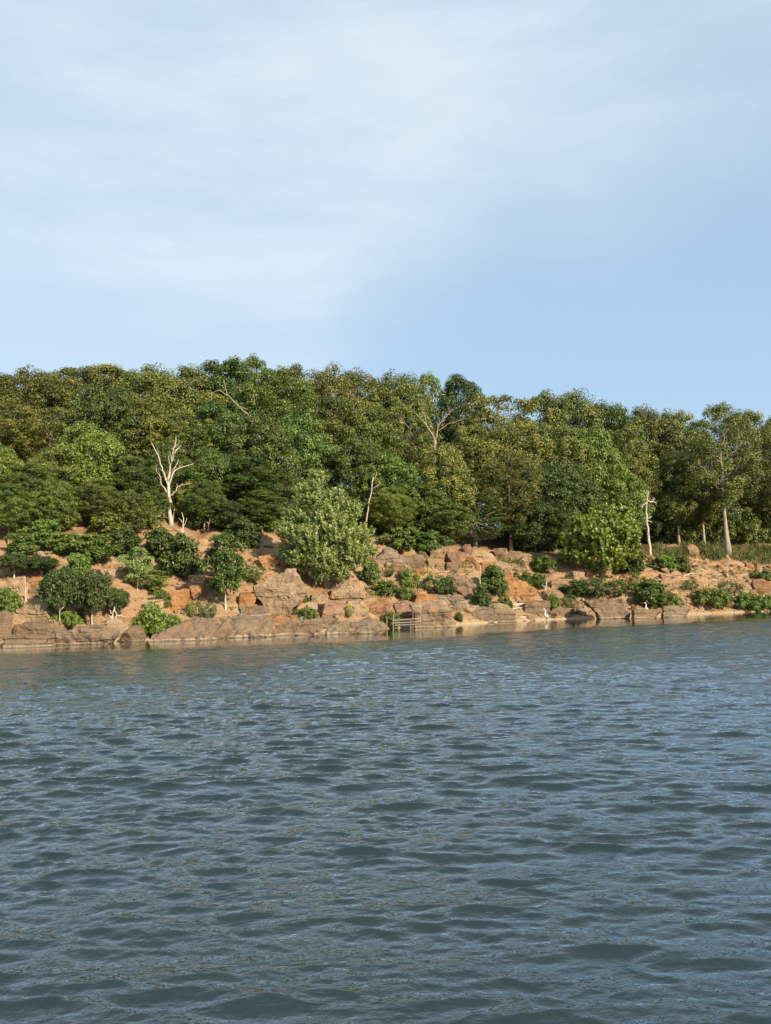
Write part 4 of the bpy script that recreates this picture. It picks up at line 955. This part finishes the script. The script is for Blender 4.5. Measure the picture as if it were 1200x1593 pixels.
dead_tree('dark stump with forked roots standing in the water in front of grey slab', (329, 992), [
    ([(329, 992), (330, 984), (327, 979), (322, 969), (319, 963)], 3.0, 1.2), ([(330, 985), (338, 983), (346, 986)], 1.2, .5), ([(329, 984), (323, 988), (319, 992)], 1.4, .7), ([(331, 982), (335, 976)], .9, .4)], 'wetwood', seed=11, name='dead_stump', cat='stump')
dead_tree('small dark stump at the waterline below the flat orange stone', (437, 986), [([(437, 987), (437, 980), (436, 975)], 1.5, .6), ([(437, 983), (432, 986)], .8, .5)], 'wetwood', seed=12, name='dead_stump', cat='stump')
dead_tree('bleached spidery dead roots under the small dark tree near the shore', (175, 975), [
    ([(172, 972), (174, 962), (176, 952), (178, 944)], 1.5, .9), ([(175, 960), (166, 963), (159, 967)], 1.2, .6), ([(176, 955), (170, 949)], .9, .5), ([(175, 962), (181, 968), (183, 975)], 1.1, .5), ([(177, 950), (184, 956)], .8, .4)], seed=13, name='dead_stump', cat='stump')
for i, (x, yb, yt, lb) in enumerate([(39, 936, 897, 'thin pale dead stem standing before the orange block at left'), (746, 936, 880, 'thin bleached crooked stem beside the shrub left of the orange boulder'),
                                    (778, 930, 905, 'short bare twig stem left of the orange boulder'), (848, 926, 905, 'bare pale twig standing right of the orange boulder'),
                                    (283, 838, 822, 'short bare stem on red earth below the white snag'), (324, 826, 806, 'thin pale stem on red earth left of the silvery tree')]):
    dead_tree(lb, (x, yb), [([(x, yb), (x + 1, (yb + yt) / 2), (x - 1 + 3 * (i % 2), yt)], 1.2, .6), ([(x + .5, yb * .4 + yt * .6), (x + 5 - 10 * (i % 2), yb * .2 + yt * .8)], .6, .3)], seed=30 + i, name='dead_sapling', cat='sapling')

# ------------------------------------------------------------------ shrubs and saplings of the bank
G1 = 'shrubs on the rocky bank'
SHRUBS = [
 ('shrub', 12, 956, 911, 50, 'willow', 'leaf_fresh', 'bright yellow-green shrub at the left edge beside the pale boulder'),
 ('shrub', 22, 900, 858, 66, 'umbrella', 'leaf_dark', 'dark shrub above the blocks at the left edge'),
 ('shrub', 64, 902, 862, 62, 'umbrella', 'leaf_dark', 'dark flat-topped shrub over the orange block, second from left'),
 ('small_tree', 93, 979, 876, 74, 'umbrella', 'leaf_dark', 'dark umbrella-shaped small tree on a thin pale stem, left one of two'),
 ('small_tree', 143, 977, 880, 68, 'umbrella', 'leaf_dark', 'dark umbrella-shaped small tree on a thin pale stem, right one of two'),
 ('shrub', 124, 904, 864, 40, 'bush', 'leaf_green', 'green bush on the earth above the two umbrella-shaped trees'),
 ('shrub', 104, 977, 957, 42, 'bush_low', 'leaf_fresh', 'low bright bush between the two thin pale stems'),
 ('small_tree', 181, 968, 912, 48, 'umbrella', 'leaf_dark', 'small dark tree above the bleached spidery roots'),
 ('shrub', 238, 990, 938, 66, 'willow', 'leaf_fresh', 'leafy bright green shore shrub hanging over the water, larger left part'),
 ('shrub', 266, 989, 958, 44, 'willow', 'leaf_fresh', 'low right part of the bright shore shrub, tapering along the water'),
 ('small_tree', 214, 922, 856, 52, 'sapling', 'leaf_silver', 'pale-topped sapling on the left slope'),
 ('small_tree', 240, 928, 888, 44, 'sapling', 'leaf_fresh', 'small light green sapling right below the pale-topped one'),
 ('shrub', 252, 948, 922, 26, 'bush', 'leaf_green', 'little green bush above the shore shrub'),
 ('shrub', 285, 898, 838, 66, 'bush', 'leaf_dark', 'rounded dark green bush on the bare slope below the white snag'),
 ('shrub', 192, 868, 826, 54, 'bush', 'leaf_dark', 'wide dark bush left below the white snag'),
 ('shrub', 246, 872, 828, 54, 'bush', 'leaf_dark', 'wide dark bush directly below the white snag'),
 ('small_tree', 351, 950, 834, 70, 'sapling', 'leaf_green', 'leafy green sapling on a pale crooked trunk left of the huge boulder'),
 ('shrub', 350, 912, 880, 46, 'bush', 'leaf_green', 'dark lower foliage bush around the crooked pale trunk'),
 ('shrub', 142, 874, 836, 62, 'bush', 'leaf_fresh', 'yellow-green bush on the pale earth high at left'),
 ('shrub', 98, 862, 832, 46, 'bush', 'leaf_green', 'green bush left of the yellow-green one on pale earth'),
 ('shrub', 36, 866, 834, 50, 'bush', 'leaf_green', 'green bush at the wood edge by the left picture edge'),
 ('shrub', 236, 950, 930, 20, 'scrub', 'leaf_green', 'sparse little scrub right above the shore shrub'),
 ('shrub', 298, 960, 938, 22, 'scrub', 'leaf_green', 'sparse scrub on the earth above the brown sloping slab'),
 ('shrub', 326, 962, 940, 22, 'scrub', 'leaf_green', 'sparse scrub by the foot of the crooked pale trunk'),
 ('shrub', 378, 850, 812, 60, 'bush', 'leaf_dark', 'dark bush on the slope up left of the silvery tree'),
 ('shrub', 392, 906, 880, 34, 'scrub', 'leaf_fresh', 'sparse light scrub above the huge boulder on the left'),
 ('shrub', 473, 936, 924, 20, 'bush_low', 'leaf_green', 'small green tuft at the right face of the huge boulder'),
 ('shrub', 476, 962, 944, 38, 'bush_low', 'leaf_fresh', 'low bright bush at the right foot of the huge boulder'),
 ('shrub', 543, 963, 940, 16, 'scrub', 'leaf_fresh', 'thin green plant at the right end of the reddish slab'),
 ('shrub', 578, 908, 872, 36, 'bush', 'leaf_green', 'green bush under the silvery tree, left of the reddish boulders'),
 ('shrub', 598, 928, 902, 40, 'bush', 'leaf_green', 'green bush above the wedge boulder'),
 ('shrub', 634, 914, 884, 34, 'bush', 'leaf_fresh', 'light green bush behind the rusty chunk'),
 ('shrub', 628, 936, 914, 32, 'bush', 'leaf_green', 'green bush right of the rusty chunk'),
 ('shrub', 604, 900, 882, 26, 'scrub', 'leaf_green', 'sparse scrub on sandy earth below the peaked boulder'),
 ('shrub', 678, 926, 892, 58, 'scrub', 'leaf_green', 'feathery grey-green shrub left of the tilted brown slab'),
 ('shrub', 694, 924, 898, 40, 'bush', 'leaf_dark', 'dark bush at the upper side of the feathery shrub'),
 ('shrub', 609, 975, 945, 44, 'willow', 'leaf_fresh', 'bright leafy bush growing at the timber rail'),
 ('shrub', 714, 968, 949, 18, 'willow', 'leaf_fresh', 'tiny bright plant at the waterline under the pale log'),
 ('shrub', 770, 926, 880, 54, 'bush', 'leaf_green', 'leafy green shrub left above the orange boulder'),
 ('shrub', 748, 946, 908, 36, 'bush', 'leaf_dark', 'dark shrub at the foot of the thin crooked stem'),
 ('shrub', 786, 948, 926, 24, 'bush_low', 'leaf_fresh', 'small bright plant just below the orange boulder, left side'),
 ('shrub', 764, 956, 936, 16, 'scrub', 'leaf_fresh', 'thin yellow-green plant at the end of the pale log'),
 ('shrub', 846, 890, 862, 46, 'bush', 'leaf_green', 'grass-green bush on the ledge left of the round tree'),
 ('shrub', 814, 912, 890, 40, 'bush_low', 'leaf_green', 'low green bush just above the orange boulder'),
 ('shrub', 840, 914, 890, 32, 'bush', 'leaf_green', 'small green bush right above the orange boulder'),
 ('shrub', 862, 950, 918, 30, 'willow', 'leaf_fresh', 'pale yellow-green little shrub near the waterline behind the first bird'),
 ('shrub', 886, 948, 922, 26, 'scrub', 'leaf_fresh', 'sparse light shrub right of the pale yellow-green one'),
 ('shrub', 898, 928, 902, 44, 'bush', 'leaf_green', 'green bush below left of the round tree trunk'),
 ('shrub', 932, 930, 896, 62, 'scrub', 'leaf_green', 'loose green shrub hiding the foot of the round tree'),
 ('shrub', 958, 930, 902, 46, 'scrub', 'leaf_green', 'loose shrub right below the round tree trunk'),
 ('shrub', 984, 894, 846, 44, 'bush', 'leaf_dark', 'dark shrub filling the shade right of the round tree'),
 ('shrub', 990, 920, 886, 44, 'scrub', 'leaf_oak', 'dry olive scrub above the dark shore bush'),
 ('shrub', 1010, 944, 900, 66, 'bush', 'leaf_green', 'dark green rounded shore bush right of the tilted slab'),
 ('shrub', 1040, 948, 922, 44, 'bush_low', 'leaf_fresh', 'light green low bush joined to the right of the dark shore bush'),
 ('shrub', 1036, 888, 862, 44, 'bush', 'leaf_fresh', 'light green bush below the slim dead trunk'),
 ('shrub', 1062, 890, 864, 36, 'bush', 'leaf_green', 'green bush with fallen stick below the tall weeds'),
 ('shrub', 1104, 943, 914, 54, 'bush_low', 'leaf_fresh', 'spreading light shrub near the waterline at right, left one'),
 ('shrub', 1134, 941, 902, 46, 'scrub', 'leaf_fresh', 'taller loose shrub next right of the spreading light one'),
 ('shrub', 1166, 948, 924, 48, 'bush_low', 'leaf_fresh', 'low green shrub at the waterline below the long pale log'),
 ('shrub', 1198, 948, 926, 36, 'bush_low', 'leaf_fresh', 'low green shrub at the waterline cut by the right edge'),
 ('shrub', 1188, 902, 886, 36, 'bush_low', 'leaf_green', 'small green bush on the rubble near the right edge'),
 ('shrub', 1074, 918, 900, 26, 'scrub', 'leaf_fresh', 'sparse plant on the rubble bank below the reddish round stone'),
 ('shrub', 880, 912, 896, 26, 'scrub', 'leaf_green', 'sparse scrub among sandy stones left of the round tree'),
 ('shrub', 68, 846, 812, 54, 'bush', 'leaf_fresh', 'light green bush on the earth line under the left trees'),
 ('shrub', 164, 832, 798, 56, 'bush', 'leaf_oak', 'olive bush on the earth line halfway to the white snag'),
 ('shrub', 232, 824, 792, 40, 'scrub', 'leaf_fresh', 'sparse light bush just left of the white snag foot'),
 ('shrub', 312, 822, 788, 44, 'bush', 'leaf_green', 'green bush right of the white snag foot'),
 ('shrub', 410, 826, 790, 50, 'bush', 'leaf_green', 'green bush on the earth line touching the silvery tree'),
 ('shrub', 668, 864, 824, 62, 'bush', 'leaf_green', 'green bush overhanging the bank right of the peaked boulder'),
 ('shrub', 624, 856, 818, 60, 'bush', 'leaf_green', 'green bush at the wood edge above the peaked boulder'),
 ('shrub', 848, 856, 826, 60, 'bush', 'leaf_dark', 'dark bush in the shade of the wood left of the round tree'),
]
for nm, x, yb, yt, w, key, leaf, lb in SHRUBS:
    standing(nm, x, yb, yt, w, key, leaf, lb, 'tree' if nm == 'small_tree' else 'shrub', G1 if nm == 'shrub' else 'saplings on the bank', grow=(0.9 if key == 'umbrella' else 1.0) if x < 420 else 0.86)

# ------------------------------------------------------------------ grass and weeds (nobody could count the blades)
def grass(name, label, patches, seed):
    rng = np.random.default_rng(seed); mb = MB()
    for x0, y0, x1, y1, n, h, tone in patches:
        m = max(3, n // 26); cx = rng.uniform(x0, x1, m); cy_ = rng.uniform(y0, y1, m); i = rng.integers(0, m, n)
        P, D = hit(cx, cy_); k = D / F
        c = P[i] + np.stack([rng.normal(0, 0.26, n), rng.normal(0, 0.26, n), np.zeros(n)], 1); c[:, 2] = height(c[:, 0], c[:, 1]) - 0.03
        hh = h * rng.uniform(0.4, 1.15, n)[:, None]; dr = rng.normal(0, 0.28, (n, 3)); dr[:, 2] = 1; dr = unit(dr)
        a = rng.uniform(0, 6.28, n); sd = np.stack([np.cos(a), np.sin(a), 0 * a], 1) * (0.03 + 0.03 * rng.uniform(0, 1, (n, 1)))
        mid = c + dr * hh * 0.6; tip = c + dr * hh + np.stack([dr[:, 0], dr[:, 1], 0 * a - 0.25], 1) * hh * 0.35
        V = np.stack([c - sd, c + sd, mid + sd * 0.8, mid - sd * 0.8, tip], 1).reshape(-1, 3); b = np.arange(n)[:, None] * 5
        mb.add(V, b + np.array([[0, 1, 2, 3]]), b + np.array([[3, 2, 4]])); mb.tint.append((np.clip(tone + rng.normal(0, 0.2, n), 0, 1)))
    # faces are stored quads first, then triangles: keep the tints in that order
    t = np.concatenate(mb.tint); mb.tint = [t, t]
    tag(mb.build(name, MAT['grass']), label, 'grass', kind='stuff')
grass('weeds', 'tall green weeds along the wood edge at right', [(1020, 850, 1078, 878, 1500, 0.9, 0.35), (1086, 850, 1128, 872, 1200, 0.9, 0.35), (1140, 852, 1200, 876, 1500, 0.95, 0.35), (960, 850, 1020, 880, 600, 0.6, 0.45), (1060, 842, 1100, 856, 500, 0.8, 0.3)], 51)
grass('grass', 'dry and green grass tufts on the bank', [(780, 866, 836, 886, 700, 0.45, 0.6), (630, 876, 740, 896, 600, 0.35, 0.75), (860, 866, 880, 886, 300, 0.4, 0.4), (640, 895, 700, 925, 300, 0.4, 0.6), (1085, 880, 1200, 900, 500, 0.25, 0.85),
      (100, 850, 170, 880, 450, 0.4, 0.8), (300, 915, 340, 960, 250, 0.3, 0.6), (380, 860, 420, 915, 250, 0.35, 0.7), (560, 885, 640, 930, 500, 0.3, 0.5), (880, 905, 1000, 940, 500, 0.35, 0.6), (1030, 900, 1200, 948, 700, 0.25, 0.6), (440, 950, 500, 965, 120, 0.3, 0.5)], 52)

def debris():
    rng = np.random.default_rng(71); mb = MB()
    for x0, y0, x1, y1, n in ((0, 880, 340, 985, 70), (340, 870, 700, 975, 80), (700, 860, 1010, 962, 110), (1010, 880, 1204, 948, 80)):
        xs = rng.uniform(x0, x1, n); ys = rng.uniform(y0, y1, n); m = ys < shore_y(xs) - 1; P, D = hit(xs[m], ys[m])
        for p in P:
            a = rng.uniform(0, 6.28); ln = rng.uniform(0.3, 1.3); q = p + np.array([math.cos(a) * ln, math.sin(a) * ln * 0.5, 0])
            p = p + np.array([0, 0, 0.03]); q[2] = float(height(q[0], q[1])) + 0.05; limb(mb, rng, p, q, 0.028, 0.012, 0.25, 5, 4)
    tag(mb.build('debris', MAT['driftwood']), 'bleached twigs and small driftwood strewn over the bank', 'debris', kind='stuff')
debris()

# ------------------------------------------------------------------ timber rail and white birds
def rail():
    p0, d = at_ground(633, 979); k = d / F; root = empty('timber_rail', p0)
    def bar(a, b, r, part, off=0.0):
        mb = MB(); P = [CAM + ray(*a) * (d + off) - p0, CAM + ray(*b) * (d + off) - p0]; P = [np.array(v) for v in P]
        if part == 'post': P[0][2] -= 0.35
        ax = unit(P[1] - P[0]); r *= 0.78; s1 = unit(np.cross(ax, [0, 1, 0.01])) * r * k; s2 = unit(np.cross(ax, s1)) * r * k * (0.6 if part == 'rail' else 0.9)
        V = np.array([e + i * s1 + j * s2 for e in P for i, j in ((-1, -1), (1, -1), (1, 1), (-1, 1))])
        mb.add(V, [[0, 1, 5, 4], [1, 2, 6, 5], [2, 3, 7, 6], [3, 0, 4, 7], [3, 2, 1, 0], [4, 5, 6, 7]])
        o = mb.build(part, MAT['greywood'], root); bv = o.modifiers.new('edge', 'BEVEL'); bv.width = 0.008; bv.segments = 1
    for x, yb, yt, r in ((602, 978, 961, 0.8), (612, 977, 955, 0.9), (620.7, 977, 964.5, 0.8), (639, 976, 963.5, 0.8), (642.5, 972, 948, 0.6), (654, 975, 945, 1.1)): bar((x, yb), (x + .3, yt), r, 'post')
    bar((611, 965.2), (655, 962), 1.0, 'rail', -0.10); bar((611, 969.6), (655, 967), 0.9, 'rail', -0.10); bar((615, 973), (652, 971), 0.8, 'rail', -0.10)
    tag(root, 'weathered timber rail of posts and crossbars standing at the waterline', 'railing')
rail()
def egret(label, x, yb, yt, face, lean=0.0):
    p0, d = at_ground(x, yb); k = (yb - yt) * d / F; p0 = p0.copy(); p0[2] = max(float(height(p0[0], p0[1])), -0.05)
    root = empty('white_bird', p0); root.scale = (k * face, k, k); root.rotation_euler = (0, 0, 0.35)
    P = np.array([[-.16, 0, .22], [-.13, 0, .28], [-.06, 0, .37], [.02, 0, .46], [.06, 0, .55], [.07, 0, .62], [.03, 0, .70], [.01, 0, .78], [.04, 0, .86], [.08, 0, .93], [.12, 0, .96], [.17, 0, .955]])
    R = np.array([.012, .05, .095, .105, .085, .055, .036, .032, .030, .032, .040, .018]); P = P * np.array([1, 1, 1]) ; P[:, 0] += lean * P[:, 2]
    rng = np.random.default_rng(1); body = MB(); tube(body, refine(P, 2), np.interp(np.linspace(0, 11, 23), np.arange(12), R), 12); bo = body.build('body', MAT['plumage'], root, True)
    bk = MB(); tube(bk, [[.165 + lean * .95, 0, .955], [.23 + lean * .95, 0, .945], [.29 + lean * .95, 0, .93]], [.017, .011, .003], 8); bk.build('beak', MAT['beak'], bo, True)
    for sg in (-1, 1):
        lg = MB(); tube(lg, [[-.02 + lean * .36, .03 * sg, .36], [-.01 + lean * .2, .035 * sg, .2], [-.02, .04 * sg, .02], [-.02, .04 * sg, -.06]], [.018, .012, .011, .012], 6); lg.build('leg', MAT['bird_leg'], root, True)
        wg = MB(); tube(wg, [[-.17 + lean * .2, .055 * sg, .24], [-.08 + lean * .3, .085 * sg, .36], [.0 + lean * .45, .085 * sg, .46], [.05 + lean * .5, .05 * sg, .52]], [.01, .04, .05, .02], 8); wg.build('wing', MAT['plumage'], bo, True)
    tag(root, label, 'bird', 'white birds at the waterline')
egret('slender white bird standing at the water edge, the left one', 850, 966.5, 946, -1)
egret('slender white bird standing at the water edge near the dark shore bush', 1007, 958, 939, -1)
